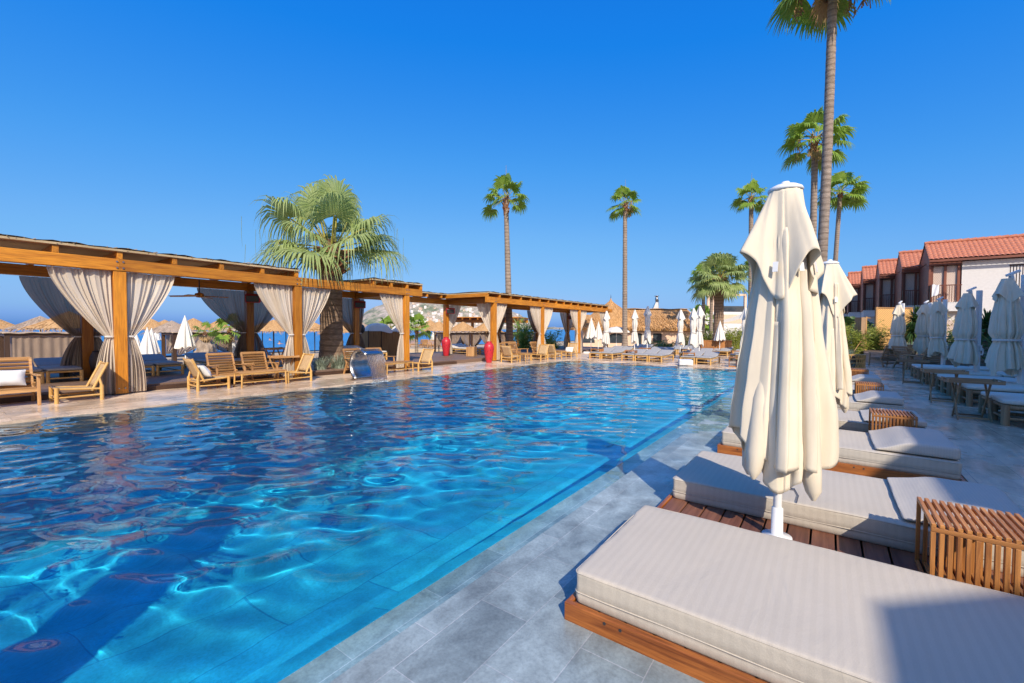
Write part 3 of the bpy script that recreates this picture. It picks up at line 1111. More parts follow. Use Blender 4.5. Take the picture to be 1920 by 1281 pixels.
F, B_ = FXP, BXP
for a in (
    ('wide cream curtain left of the nearest front post, sky behind it', F, 2.6, -1, 1.02),
    ('cream curtain right of the nearest front post', F, 2.6, 1, 0.92),
    ('cream curtain left of the second front post, beside the palm', F, 6.45, -1, 1.15),
    ('cream curtain right of the second front post, in front of the palm trunk', F, 6.45, 1, 1.0),
    ('cream curtain with palm shadows, left of the third front post', F, 10.4, -1, 1.12),
):
    curtain(*a, seed=1)
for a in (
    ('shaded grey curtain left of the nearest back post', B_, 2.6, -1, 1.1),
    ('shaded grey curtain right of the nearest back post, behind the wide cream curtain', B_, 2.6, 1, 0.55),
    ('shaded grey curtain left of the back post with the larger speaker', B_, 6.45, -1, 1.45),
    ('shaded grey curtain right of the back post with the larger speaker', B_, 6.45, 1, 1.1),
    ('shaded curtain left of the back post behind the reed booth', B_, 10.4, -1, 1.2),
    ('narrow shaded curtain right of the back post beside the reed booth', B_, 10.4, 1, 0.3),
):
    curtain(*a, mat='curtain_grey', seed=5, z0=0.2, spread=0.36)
curtain('cream curtain right of the corner post behind the farther red vase', B_, 15.5, 1, 1.05, seed=4, z0=0.2)
curtain('cream curtain hung along the side beam beside the nearer red vase', F, 15.5, 1, 0.95, axis='x', seed=9)
curtain('cream curtain right of the post beside the nearer red vase', F, 15.5, 1, 1.0, seed=9)
for k, y in enumerate((19.6, 23.8, 27.9)):
    o1 = ('next post beyond the nearer red vase', 'last but one front post of the far pergola', 'last front post of the far pergola')[k]
    curtain('cream curtain left of the ' + o1, F, y, -1, 1.1, seed=20 + k)
    if k < 2:
        curtain('cream curtain right of the ' + o1, F, y, 1, 1.1, seed=30 + k)
    o2 = ('first inner back post of the far pergola', 'back post before the green bamboo', 'last back post of the far pergola, below the small speaker')[k]
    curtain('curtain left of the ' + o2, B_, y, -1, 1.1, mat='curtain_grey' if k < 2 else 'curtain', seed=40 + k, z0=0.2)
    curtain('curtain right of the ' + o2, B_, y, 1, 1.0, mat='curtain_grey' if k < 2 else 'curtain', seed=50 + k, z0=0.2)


# ------------------------------------------------------------------ speakers and ceiling fans
def make_speaker():
    t = thing('speaker', 'x', 'speaker')
    m = Matrix.Rotation(R(12), 4, 'Y')
    MB().box(-0.09, 0.11, -0.19, 0.19, -0.12, 0.12).xf(m).build('cabinet', 'red_plastic', t, bevel=0.03, seg=3)
    MB().box(0.085, 0.122, -0.165, 0.165, -0.095, 0.095).xf(m).build('grille', 'black', t, bevel=0.02)
    MB().bar((-0.09, 0, 0.0), (-0.2, 0, 0.06), 0.04, 0.03).build('bracket', 'black', t)
    return t


spk = Maker(make_speaker, 'red and black speakers on the pergola posts')
for n, (x, y, z) in enumerate(((B_ + 0.3, 6.45, 2.43), (B_ + 0.3, 10.4, 2.42), (B_ + 0.3, 15.5, 2.36), (B_ + 0.3, 27.9, 2.36))):
    spk(('red and black speaker on the back post nearest the camera', 'red and black speaker on the back post behind the reed booth',
         'bright red speaker on the sunlit corner post by the far vase', 'small red speaker on the farthest back post')[n], (x, y, z), R((-35, -35, -50, -50)[n]), 1.12)


def make_fan():
    t = thing('ceiling_fan', 'x', 'fan')
    MB().tube([(0, 0, 0.45), (0, 0, 0.06)], 0.015).build('rod', 'dark_metal', t)
    MB().lathe([(0.02, 0.1), (0.10, 0.07), (0.11, 0.02), (0.07, -0.03), (0.0, -0.04)], 20).build('hub', 'pergola_x', t)
    for k in range(4):
        a = k * PI / 2 + 0.35
        c, s = math.cos(a), math.sin(a)
        b = MB()
        def fn(i, j):
            r = 0.09 + 0.62 * i
            w = (j - 0.5) * (0.10 + 0.09 * math.sin(PI * min(1, i * 1.0)))
            return (c * r - s * w, s * r + c * w, 0.01 + 0.02 * (j - 0.5) - 0.02 * i)
        b.grid(fn, 10, 4)
        b.build('blade', 'pergola_x', t).modifiers.new('thick', 'SOLIDIFY').thickness = 0.012
    return t


fan = Maker(make_fan, 'brown ceiling fans under the long pergola')
fan('brown ceiling fan under the long pergola at the left edge', (-13.9, 0.4, 2.33))
fan('brown ceiling fan under the long pergola, right of the wide curtains', (-13.9, 4.6, 2.33), 0.5)


# ------------------------------------------------------------------ palms
def fan_leaf(mb, mbp, base, az, el, L, RB, nseg, rr, droop=0.9, bend=0.25, width=1.0):
    d = Vector((math.cos(az) * math.cos(el), math.sin(az) * math.cos(el), math.sin(el)))
    pts = []
    for k in range(6):
        t = k / 5
        p = Vector(base) + d * (L * t)
        p.z -= bend * L * t * t * math.cos(el)
        pts.append(p)
    mbp.tube(pts, [0.035 * RB, 0.026 * RB, 0.022 * RB, 0.02 * RB, 0.018 * RB, 0.016 * RB], 4, False)
    T = (pts[-1] - pts[-2]).normalized()
    S = T.cross(Vector((0, 0, 1)))
    S = S.normalized() if S.length > 0.05 else Vector((math.sin(az), -math.cos(az), 0))
    rot = Matrix.Rotation(rr.uniform(-0.5, 0.5), 3, T)
    S = rot @ S
    N = S.cross(T).normalized()
    o = pts[-1]
    v, f = [], []
    for s in range(nseg):
        ph = R(-118) + R(236) * (s + rr.uniform(-0.2, 0.2)) / (nseg - 1)
        dr = T * math.cos(ph) + S * math.sin(ph) + N * (0.30 - 0.10 * abs(ph)) * 0.9
        dr.normalize()
        W = (S * math.cos(ph) - T * math.sin(ph)).normalized()
        Ls = RB * (0.80 + 0.22 * math.cos(ph * 0.7)) * rr.uniform(0.9, 1.08)
        w0 = RB * R(236) / nseg
        dp = droop * rr.uniform(0.7, 1.35)
        i0 = len(v)
        for t, wd in ((0.03, 0.25), (0.30, 0.56), (0.55, 0.60), (0.78, 0.34), (1.0, 0.03)):
            p = o + dr * (Ls * t)
            q = max(0, t - 0.40)
            p -= Vector((0, 0, 1)) * (dp * RB * q ** 1.7)
            p -= dr * (Ls * 0.45 * dp * q * q)
            ww = W * (w0 * wd * 0.62 * (0.5 + 0.5 * min(1, t * 3)) * width)
            fold = N * (w0 * wd * 0.25)
            v += [p - ww, p + fold * (1 if s % 2 else -1) * 0.3, p + ww]
        for k in range(4):
            a = i0 + 3 * k
            f += [(a, a + 1, a + 4, a + 3), (a + 1, a + 2, a + 5, a + 4)]
    mb.add(v, f, False)


def trunk_mb(h, r0, r1, lean=(0, 0), flare=1.35, n=14, rings=0, seed=1, curve=0.0):
    rr = random.Random(seed)
    pts, rs = [], []
    N = max(14, rings)
    for k in range(N + 1):
        t = k / N
        pts.append((lean[0] * t + curve * math.sin(PI * t), lean[1] * t + 0.5 * curve * math.sin(PI * t), h * t))
        r = r0 + (r1 - r0) * t
        r *= 1 + (flare - 1) * math.exp(-t * h / 0.45)
        rs.append(r * (1 + rr.uniform(-0.025, 0.025) + (0.02 if k % 2 else 0)))
    return MB().tube(pts, rs, n)


def palm(label, loc, h, r0, r1, cr, nleaf, nseg, lean=(0, 0), leaf='leaf_palm', bark='bark', seed=1, boot=(0.3, 0.4), petiole=0.62, blade=0.60,
         elmin=-35, elmax=82, dry=0, stalks=0, spike=0.0, flower=0, droop=0.9, cat='palm', group=None, name='palm_tree', rings=0, curve=0.0, hang=0, lw=1.0):
    rr = random.Random(seed)
    t = thing(name, label, cat, loc, 0, group)
    trunk_mb(h, r0, r1, lean, seed=seed, rings=rings, curve=curve).build('trunk', bark, t)
    top = Vector((lean[0], lean[1], h))
    mb, mp, md = MB(), MB(), MB()
    for k in range(nleaf):
        az = k * 2.39996 + rr.uniform(-0.25, 0.25)
        u = (k + 0.5) / nleaf
        el = R(elmax + (elmin - elmax) * u ** 0.85 + rr.uniform(-8, 8))
        L = cr * petiole * rr.uniform(0.82, 1.1)
        fan_leaf(mb, mp, top + Vector((math.cos(az) * r1 * 0.6, math.sin(az) * r1 * 0.6, 0.25 * cr * (1 - u) * 0.6)), az, el, L, cr * blade * rr.uniform(0.85, 1.1),
                 nseg, rr, droop, 0.22, lw)
    if hang:
        for k in range(hang):
            az = rr.uniform(0, 6.28)
            rad = cr * rr.uniform(0.6, 1.15)
            z = rr.uniform(-0.05, 0.55) * cr
            p = top + Vector((math.cos(az) * rad, math.sin(az) * rad, z))
            mb.tube([p, p + Vector((rr.uniform(-.05, .05), rr.uniform(-.05, .05), -0.25 * cr)), p + Vector((rr.uniform(-.1, .1), rr.uniform(-.1, .1), -rr.uniform(0.4, 0.6) * cr))], [0.006, 0.005, 0.002], 3)
    mb.build('crown', leaf, t)
    mp.build('petioles', 'stalk', t)
    bz, br = boot
    bt = MB()
    for k in range(int(26 if br > 0.3 else 14)):
        a = k * 2.4
        z = h - bz * (1 - k / 26.0 * 0.9) if br > 0.3 else h - bz * (1 - k / 14.0)
        c, s = math.cos(a), math.sin(a)
        q = br
        b0 = top + Vector((c * r1 * 0.8, s * r1 * 0.8, z - h))
        b1 = top + Vector((c * q, s * q, z - h + bz * 0.28))
        bt.bar(b0, b1, r1 * 0.75, 0.05, (0, 0, 1))
    bt.tube([top - Vector((0, 0, bz)), top - Vector((0, 0, bz * 0.5)), top + Vector((0, 0, 0.18 * cr))], [r1 * 1.0, r1 * 1.25, r1 * 0.5], 10)
    bt.build('boots', 'boot', t)
    if dry:
        mdp = MB()
        for k in range(dry):
            az = rr.uniform(0, 6.28)
            fan_leaf(md, mdp, top - Vector((0, 0, 0.05)), az, R(rr.uniform(-78, -45)), cr * 0.3, cr * 0.5, nseg, rr, 0.7, 0.3)
        md.build('dry_leaves', 'leaf_dry', t)
    if stalks:
        ms_ = MB()
        for k in range(stalks):
            az = rr.uniform(0, 6.28)
            el = R(rr.uniform(40, 66))
            d = Vector((math.cos(az) * math.cos(el), math.sin(az) * math.cos(el), math.sin(el)))
            pts = []
            for q in range(10):
                u = q / 9
                p = top + d * (cr * 1.25 * u)
                p.z -= cr * 1.5 * max(0, u - 0.45) ** 1.6 * 2.0
                pts.append(p)
            ms_.tube(pts, [0.022 - 0.0018 * q for q in range(10)], 5)
            for q in range(3):
                a = pts[6 + q]
                ms_.tube([a, a + Vector((rr.uniform(-.15, .15), rr.uniform(-.15, .15), -0.35)), a + Vector((rr.uniform(-.2, .2), rr.uniform(-.2, .2), -0.9))], [0.009, 0.007, 0.004], 4)
        ms_.build('flower_stalks', 'stalk', t)
    if flower:
        mf = MB()
        for k in range(flower):
            az = rr.uniform(0, 6.28)
            c, s = math.cos(az), math.sin(az)
            p0 = top + Vector((c * 0.15, s * 0.15, 0.1 * cr))
            p1 = top + Vector((c * 0.5 * cr, s * 0.5 * cr, 0.12 * cr))
            p2 = top + Vector((c * 0.55 * cr, s * 0.55 * cr, -0.55 * cr))
            mf.tube([p0, p1, p2], [0.03, 0.02, 0.01], 5)
            for q in range(26):
                u = rr.random()
                b = p1.lerp(p2, u) + Vector((rr.uniform(-.1, .1), rr.uniform(-.1, .1), 0)) * cr * 0.7
                mf.bar(b, b + Vector((rr.uniform(-.08, .08), rr.uniform(-.08, .08), -0.16)) * cr * 0.8, 0.03, 0.02)
        mf.build('flower_cluster', 'leaf_dry', t)
    if spike:
        MB().tube([top, top + Vector((0, 0, spike))], [0.03, 0.006], 5).build('spear', 'leaf_dry', t)
    return t


palm('large shaggy fan palm growing up through the long pergola', (-13.9, 8.5, 0.1), 4.0, 0.37, 0.36, 2.3, 19, 46, leaf='leaf_palm_pale', bark='bark_dark', seed=11, boot=(0.85, 0.62),
     petiole=0.58, blade=0.66, elmin=-6, elmax=84, stalks=6, droop=1.15, rings=40, hang=70, lw=0.6)
pB = far(957, 24.5)
palm('tall slim palm with a ragged crown rising behind the far pergola, left of the pair', (pB.x, pB.y, 0), 8.75, 0.20, 0.125, 1.3, 14, 26, (-0.30, -0.1), seed=5, spike=1.9, boot=(0.9, 0.2), rings=60, elmin=-25, dry=0)
pC = far(1172, 35)
palm('tall slim palm with straw flowers, in front of the thatched restaurant', (pC.x, pC.y, 0), 11.5, 0.21, 0.15, 1.35, 18, 24, (-0.15, 0), seed=8, spike=2.0, boot=(0.6, 0.25), flower=3, rings=60)
pD = far(1408, 37)
palm('tall slim palm left of the nearest cream umbrella', (pD.x, pD.y, 0), 12.6, 0.22, 0.17, 1.5, 17, 24, (-0.2, 0), seed=14, spike=2.2, boot=(0.6, 0.28), rings=60)
pE = far(1556, 42)
palm('distant palm crown showing behind the thick bare trunk', (pE.x, pE.y, 0), 14.6, 0.22, 0.17, 1.95, 22, 24, (0.5, 0), seed=15, boot=(0.5, 0.25), rings=40)
pF = far(1521, 24.5)
palm('palm with a full round crown behind and left of the tallest palm', (pF.x, pF.y, 0), 12.0, 0.18, 0.15, 1.7, 20, 28, (-0.05, 0), seed=17, boot=(0.8, 0.30), dry=1, flower=3, rings=50)
pG = far(1530, 14.6)
palm('tallest and nearest palm, its crown cut by the top of the picture', (pG.x, pG.y, 0), 13.15, 0.16, 0.125, 1.75, 22, 32, (0.2, 0.10), seed=23, boot=(0.85, 0.33), dry=1, flower=5, rings=80, curve=0.06)
pH = far(1347, 30)
palm('squat thick palm with yellow stalks, behind the far sunbeds', (pH.x, pH.y, 0), 5.0, 0.34, 0.30, 1.75, 34, 30, seed=31, bark='bark_dark', boot=(0.5, 0.45), stalks=7, dry=3, leaf='leaf_palm_pale', rings=30)
for px, D, h, cr, sd_, lb in ((1318, 36, 5.9, 1.3, 41, 'thin palm left of the squat thick palm, farther left of two'), (1333, 38, 6.3, 1.4, 43, 'thin palm close to the left side of the squat thick palm'),
                              (1413, 52, 9.0, 1.6, 45, 'small distant palm right of the tall palm by the cream umbrella'), (1316, 55, 3.0, 2.0, 47, 'small bushy palm top above the thatched ridge')):
    p = far(px, D)
    palm(lb, (p.x, p.y, -0.2), h, 0.16, 0.12, cr, 20, 20, seed=sd_, boot=(0.4, 0.2), dry=3 if px < 1330 else 0)

# ------------------------------------------------------------------ furniture kinds
def make_bamboo_bed(pad='grey_pad', w=0.64, l=1.95, head=True, lr=0.036, m='bamboo'):
    """front legs at local y = 0, bed runs to -x ; local origin at the front right corner"""
    t = thing('bamboo_sunbed', 'x', 'sunbed')
    for (x, y) in ((-0.04, -0.04), (-0.04, -w + 0.04), (-l + 0.04, -0.04), (-l + 0.04, -w + 0.04)):
        MB().tube([(x, y, 0), (x, y, 0.27)], lr, 10).build('leg', m, t)
    f = MB()
    for y in (-0.04, -w + 0.04):
        f.tube([(-0.02, y, 0.235), (-l, y, 0.235)], 0.026, 8)
        f.tube([(-0.02, y, 0.09), (-l, y, 0.09)], 0.018, 7)
    for x in (-0.04, -l / 2, -l + 0.04):
        f.tube([(x, -0.03, 0.245), (x, -w + 0.03, 0.245)], 0.024, 8)
    f.tube([(-0.04, -0.03, 0.10), (-0.04, -w + 0.03, 0.10)], 0.019, 7)
    f.build('frame', m, t)
    MB().box(-l + 0.05, -0.05, -w + 0.06, -0.06, 0.255, 0.268).build('woven_base', 'weave', t)
    MB().cushion(-l * 0.66, 0.0, -w + 0.015, -0.015, 0.272, 0.335, 0.004, 6).build('mattress', pad, t)
    q = MB().cushion(0, l * 0.34, -w + 0.015, -0.015, 0, 0.06, 0.004, 6)
    a = R(14) if head else 0
    q.xf(Matrix.Translation((-l * 0.665, 0, 0.285)) @ Matrix.Rotation(PI, 4, 'Z') @ Matrix.Translation((0, w, 0)) @ Matrix.Rotation(-a, 4, 'Y'))
    q.build('head_pad', pad, t)
    return t


def make_woven_chair():
    """low bamboo lounge chair, faces -y"""
    t = thing('woven_chair', 'x', 'chair')
    for x in (-0.28, 0.28):
        MB().tube([(x, -0.33, 0), (x, -0.33, 0.30)], 0.032, 10).build('leg', 'bamboo', t)
        MB().tube([(x, 0.30, 0), (x, 0.30, 0.30)], 0.032, 10).build('leg', 'bamboo', t)
    f = MB()
    for x in (-0.28, 0.28):
        f.tube([(x, -0.33, 0.105), (x, 0.30, 0.115)], 0.017, 7)
        f.tube([(x * 0.94, -0.33, 0.27), (x * 0.94, 0.32, 0.225)], 0.02, 7)
        f.tube([(x * 0.9, 0.16, 0.20), (x * 0.94, 0.40, 0.74)], 0.024, 8)
        f.tube([(x, 0.30, 0.28), (x * 0.92, 0.27, 0.44)], 0.022, 7)
    for y, z in ((-0.33, 0.275), (0.30, 0.20), (-0.33, 0.11), (0.30, 0.11)):
        f.tube([(-0.28, y, z), (0.28, y, z)], 0.02, 7)
    f.tube([(-0.27, 0.39, 0.715), (0.27, 0.39, 0.715)], 0.018, 7)
    f.build('frame', 'bamboo', t)
    MB().grid(lambda i, j: (-0.25 + 0.5 * i, -0.33 + 0.60 * j, 0.292 - 0.055 * j - 0.02 * math.sin(PI * j)), 6, 8).build('seat', 'weave', t).modifiers.new('thick', 'SOLIDIFY').thickness = 0.02
    MB().grid(lambda i, j: (-0.245 + 0.49 * i, 0.205 + 0.19 * j, 0.285 + 0.43 * j), 6, 8).build('backrest', 'weave', t).modifiers.new('thick', 'SOLIDIFY').thickness = 0.02
    return t


def make_slat_chair(w=0.62, m='pale'):
    """slatted armchair, faces -y"""
    def fn():
        t = thing('slatted_armchair', 'x', 'armchair')
        for x in (-w / 2, w / 2):
            MB().bar((x, -0.30, 0), (x, -0.27, 0.50), 0.045, 0.045).build('leg', m + '_z', t, bevel=0.008)
            MB().bar((x, 0.36, 0), (x, 0.20, 0.36), 0.045, 0.045).build('leg', m + '_z', t, bevel=0.008)
            MB().bar((x, -0.34, 0.515), (x, 0.32, 0.49), 0.06, 0.028).build('armrest', m + '_y', t, bevel=0.008)
        s = MB()
        for k in range(8):
            y = -0.28 + 0.52 * k / 7
            s.box(-w / 2 + 0.03, w / 2 - 0.03, y - 0.026, y + 0.026, 0.30 - 0.012 * k, 0.322 - 0.012 * k)
        s.build('seat', m + '_x', t)
        s = MB()
        for k in range(8):
            u = k / 7
            y, z = 0.22 + 0.20 * u, 0.30 + 0.44 * u
            s.bar((-w / 2 + 0.035, y, z), (w / 2 - 0.035, y, z), 0.02, 0.04, (0, -0.42, 0.9))
        s.build('backrest', m + '_x', t)
        f = MB()
        for x in (-w / 2 + 0.02, w / 2 - 0.02):
            f.bar((x, 0.20, 0.22), (x, 0.435, 0.78), 0.035, 0.045, (0, 1, 0))
            f.bar((x, -0.30, 0.275), (x, 0.28, 0.20), 0.03, 0.05)
        f.bar((-w / 2, -0.285, 0.265), (w / 2, -0.285, 0.265), 0.03, 0.06)
        f.bar((-w / 2, 0.27, 0.14), (w / 2, 0.27, 0.14), 0.025, 0.04)
        f.bar((-w / 2 + 0.02, 0.433, 0.775), (w / 2 - 0.02, 0.433, 0.775), 0.03, 0.05)
        f.build('frame', m + '_x', t)
        return t
    return fn


def make_coffee_table(l=1.1, d=0.46):
    def fn():
        t = thing('coffee_table', 'x', 'table')
        for x in (-d / 2 + 0.03, d / 2 - 0.03):
            for y in (-l / 2 + 0.03, l / 2 - 0.03):
                MB().tube([(x * 1.06, y * 1.02, 0), (x, y, 0.34)], 0.02, 8).build('leg', 'bamboo', t)
        s = MB()
        for k in range(7):
            x = -d / 2 + d * (k + 0.5) / 7
            s.box(x - 0.027, x + 0.027, -l / 2, l / 2, 0.345, 0.365)
        s.build('tabletop', 'pale_y', t)
        f = MB()
        for x in (-d / 2 + 0.03, d / 2 - 0.03):
            f.tube([(x, -l / 2 + 0.02, 0.32), (x, l / 2 - 0.02, 0.32)], 0.018, 7)
            f.tube([(x, -l / 2 + 0.02, 0.12), (x, l / 2 - 0.02, 0.12)], 0.014, 7)
        for y in (-l / 2 + 0.03, l / 2 - 0.03):
            f.tube([(-d / 2 + 0.03, y, 0.32), (d / 2 - 0.03, y, 0.32)], 0.018, 7)
        f.build('frame', 'bamboo', t)
        return t
    return fn


def make_tray_table(m):
    def fn():
        t = thing('tray_table', 'x', 'side table')
        for x in (-0.20, 0.20):
            s = 1 if x < 0 else 0.9
            MB().bar((x, -0.20 * s, 0), (x, 0.17, 0.62), 0.022, 0.032, (0, 1, 0)).build('leg', m + '_z', t)
            MB().bar((x * 0.88, 0.20 * s, 0), (x * 0.88, -0.17, 0.62), 0.022, 0.032, (0, 1, 0)).build('leg', m + '_z', t)
        MB().bar((-0.2, -0.175, 0.045), (0.2, -0.175, 0.045), 0.02, 0.03).build('stretcher', m + '_x', t)
        MB().bar((-0.18, 0.175, 0.045), (0.18, 0.175, 0.045), 0.02, 0.03).build('stretcher', m + '_x', t)
        b = MB().box(-0.31, 0.31, -0.21, 0.21, 0.62, 0.636)
        b.box(-0.31, 0.31, -0.228, -0.211, 0.62, 0.675)
        b.box(-0.31, 0.31, 0.211, 0.228, 0.62, 0.675)
        for x in (-1, 1):
            b.box(x * 0.32 - 0.009, x * 0.32 + 0.009, -0.228, -0.09, 0.62, 0.685)
            b.box(x * 0.32 - 0.009, x * 0.32 + 0.009, 0.09, 0.228, 0.62, 0.685)
            b.box(x * 0.32 - 0.008, x * 0.32 + 0.008, -0.0895, 0.0895, 0.621, 0.645)
            b.box(x * 0.32 - 0.008, x * 0.32 + 0.008, -0.0895, 0.0895, 0.672, 0.687)
        b.build('tray', m + '_x', t)
        return t
    return fn


def make_pillow():
    def fn(i, j):
        u, v = 2 * i - 1, 2 * j - 1
        return (u, v)
    b = MB()
    n = 12
    for sgn in (1, -1):
        def g_(i, j, s=sgn):
            u, v = 2 * i - 1, 2 * j - 1
            e = (1 - abs(u) ** 2.6) * (1 - abs(v) ** 2.6)
            pinch = 1 - 0.07 * (1 - abs(u)) * abs(v) - 0.0
            return (0.23 * u * (1 - 0.06 * (1 - v * v) * abs(u)), s * (0.085 * max(0, e) ** 0.55 + 0.006 * math.sin(5 * u + 3 * v) * e), 0.16 * v * (1 - 0.07 * (1 - u * u) * abs(v)))
        b.grid(g_, n, n)
    o = b.build('white_pillow', 'pillow_white')
    return tag(o, 'x', 'pillow')


bed = Maker(make_bamboo_bed)
bed_cream = Maker(lambda: make_bamboo_bed('cream_pad'))
wchair = Maker(make_woven_chair)
schair = Maker(make_slat_chair())
ctable = Maker(make_coffee_table())
ctable_s = Maker(make_coffee_table(0.55, 0.5))
tray = Maker(make_tray_table('pale'))
pillow = Maker(make_pillow)
GB = 'bamboo sunbeds with pads under the long pergola'
for n, (x, y, lb) in enumerate((
        (-14.5, 1.75, 'grey-padded sunbed under the long pergola, leftmost one in the picture'),
        (-14.5, 2.40, 'grey-padded sunbed touching the leftmost one, under the long pergola'),
        (-14.6, 3.80, 'grey-padded sunbed just right of the nearest orange post'),
        (-14.6, 4.46, 'grey-padded sunbed second right of the nearest orange post'),
        (-14.6, 5.65, 'grey-padded sunbed behind the slatted armchairs'),
        (-14.6, 6.31, 'grey-padded sunbed behind the slatted armchairs, nearer the palm'),
        (-14.7, 7.55, 'grey-padded sunbed left of the big palm trunk'))):
    bed(lb, (x, y, 0.17), 0, group=GB)
for n, (x, y, lb) in enumerate(((-13.3, 9.75, 'cream-padded sunbed behind the steel fountain'), (-13.3, 10.42, 'cream-padded sunbed behind the steel fountain, nearer the third post'),
                                (-14.6, 17.3, 'cream-padded sunbed behind the scalloped wooden stool'), (-14.6, 17.95, 'cream-padded sunbed by the nearer red vase, right of its twin'))):
    bed_cream(lb, (x, y, 0.17 + (0.14 if n < 2 else 0)), 0, group='cream-padded sunbeds under the pergolas')
GC = 'low woven bamboo chairs along the pool'
for x, y, rz, lb in ((-11.95, 1.88, 0, 'low woven chair in front of the nearest orange post'),
                     (-11.83, 4.07, PI, 'low woven chair holding a tipped white pillow, seen from behind'),
                     (-11.75, 6.1, 0, 'low woven chair right of the coffee table, at the second front post'),
                     (-11.5, 10.38, 0, 'low woven chair alone right of the third front post'),
                     (-11.3, 15.45, PI, 'low woven chair right of the nearer red vase'),
                     (-11.0, 17.35, 0, 'low woven chair turned toward the camera below the far pergola'),
                     (-10.95, 18.55, PI, 'low woven chair seen from behind below the far pergola'),
                     (-11.0, 20.3, 0, 'low woven chair last in line toward the white parasols')):
    wchair(lb, (x, y, 0.03), rz, group=GC)
GS = 'slatted armchairs along the pergolas'
for x, y, rz, lb in ((-12.05, 1.0, PI / 2, 'slatted armchair with a white pillow at the left edge'),
                     (-12.25, 4.62, PI / 2, 'slatted armchair behind the long coffee table, left of two'),
                     (-12.25, 5.42, PI / 2, 'slatted armchair behind the long coffee table, right of two'),
                     (-12.1, 8.35, PI / 2, 'slatted armchair half hidden by the steel fountain'),
                     (-12.1, 9.2, PI / 2, 'slatted armchair with a white pillow right of the fountain'),
                     (-12.0, 16.2, PI / 2, 'slatted armchair on the terrace behind the small tables, nearer one'),
                     (-12.0, 17.1, PI / 2, 'slatted armchair on the terrace behind the small tables, farther one'),
                     (-12.2, 19.3, PI / 2, 'slatted armchair with a white pad far along the terrace')):
    schair(lb, (x, y, 0.03), rz, 1.08 if y < 2 else None, group=GS)
ctable('long slatted coffee table in front of two armchairs', (-11.6, 5.15, 0.03), 0, group='bamboo coffee tables')
ctable('long slatted coffee table right of the fountain', (-11.45, 9.3, 0.03), 0, group='bamboo coffee tables')
ctable_s('small square bamboo table between woven chairs, nearer one', (-11.2, 16.4, 0.03), 0, group='bamboo coffee tables')
ctable_s('small square bamboo table between woven chairs, farther one', (-11.1, 19.45, 0.03), 0, group='bamboo coffee tables')
GT = 'folding tray tables'
tray('folding tray table at the foot of the second orange post', (-12.32, 6.08, 0.03), PI / 2, group=GT)
tray('folding tray table on the deck left of the second orange post', (-14.2, 6.75, 0.17), PI / 2 + 0.2, group=GT)
tray('folding tray table on the deck right of the nearer red vase', (-13.0, 17.6, 0.17), PI / 2, group=GT)
GPW = 'white scatter pillows on the chairs'
for x, y, z, rz, tilt, lb in ((-12.22, 1.0, 0.53, PI / 2, -0.45, 'white pillow on the armchair at the left edge'),
                              (-11.83, 3.98, 0.46, PI, -0.55, 'white pillow leaning in the woven chair seen from behind'),
                              (-12.22, 9.2, 0.49, PI / 2, -0.5, 'white pillow in the armchair right of the fountain'),
                              (-12.15, 8.5, 0.49, PI / 2 - 0.3, -0.5, 'white pillow partly behind the falling water'),
                              (-12.15, 16.2, 0.49, PI / 2, -0.5, 'white pillow on the terrace armchair behind the small tables'),
                              (-11.0, 20.25, 0.42, 0, -0.5, 'white pillow in the last woven chair in line')):
    p = pillow(lb, (x, y, z), rz, group=GPW)
    p.rotation_euler = (tilt, 0.06 * math.sin(y * 7), rz)

# ------------------------------------------------------------------ vases, jar, stool
def make_vase():
    t = thing('floor_vase', 'x', 'vase')
    prof = [(0.0, 0), (0.12, 0.0), (0.125, 0.02), (0.165, 0.22), (0.205, 0.45), (0.222, 0.62), (0.215, 0.72), (0.18, 0.80), (0.125, 0.845), (0.112, 0.86), (0.118, 0.90), (0.132, 0.915), (0.12, 0.92), (0.10, 0.90), (0.10, 0.85)]
    b = MB().lathe(prof, 32)
    b.build('body', 'vase', t)
    return t


def one(name, fn, m, label, cat, loc, rz=0, bevel=0, group=None):
    b = MB()
    fn(b)
    o = b.build(name, m, None, loc, rz, bevel)
    return tag(o, label, cat, group)


def vase_shape(b):
    b.lathe([(0.0, 0), (0.12, 0.0), (0.125, 0.02), (0.165, 0.22), (0.205, 0.45), (0.222, 0.62), (0.215, 0.72), (0.18, 0.80), (0.125, 0.845), (0.112, 0.86), (0.118, 0.90),
             (0.132, 0.915), (0.12, 0.92), (0.10, 0.90), (0.10, 0.85)], 32)


one('floor_vase', vase_shape, 'vase', 'tall red clay vase by the orange corner post, larger in the picture', 'vase', (-11.85, 14.62, 0.03), group='red floor vases')
one('floor_vase', vase_shape, 'vase', 'tall red clay vase on the deck under the bright red speaker', 'vase', (-14.95, 15.15, 0.17), 1.0, group='red floor vases')
one('woven_jar', lambda b: b.lathe([(0.0, 0), (0.16, 0), (0.2, 0.2), (0.235, 0.42), (0.225, 0.55), (0.18, 0.66), (0.17, 0.70), (0.15, 0.68)], 24, wob=lambda t, z: 1 + 0.02 * math.sin(12 * t + 40 * z)),
    'dark_z', 'big dark brown woven jar under the pergola behind the wide curtain', 'jar', (-14.95, 2.8, 0.17))


def stool_shape(b):
    for s in (-1, 1):
        pts = [(-0.33, 0), (-0.22, 0), (-0.16, 0.17), (-0.09, 0), (0.09, 0), (0.16, 0.17), (0.22, 0), (0.33, 0), (0.31, 0.44), (-0.31, 0.44)]
    v = [(-0.2, x, z) for x, z in pts] + [(0.2, x, z) for x, z in pts]
    n = len(pts)
    f = [tuple(range(n))[::-1], tuple(range(n, 2 * n))] + [(k, (k + 1) % n, n + (k + 1) % n, n + k) for k in range(n)]
    b.add(v, f)


one('carved_stool', stool_shape, 'pale_z', 'wooden stool with scalloped legs on the deck between the vases', 'stool', (-14.1, 16.05, 0.17), 0.5)

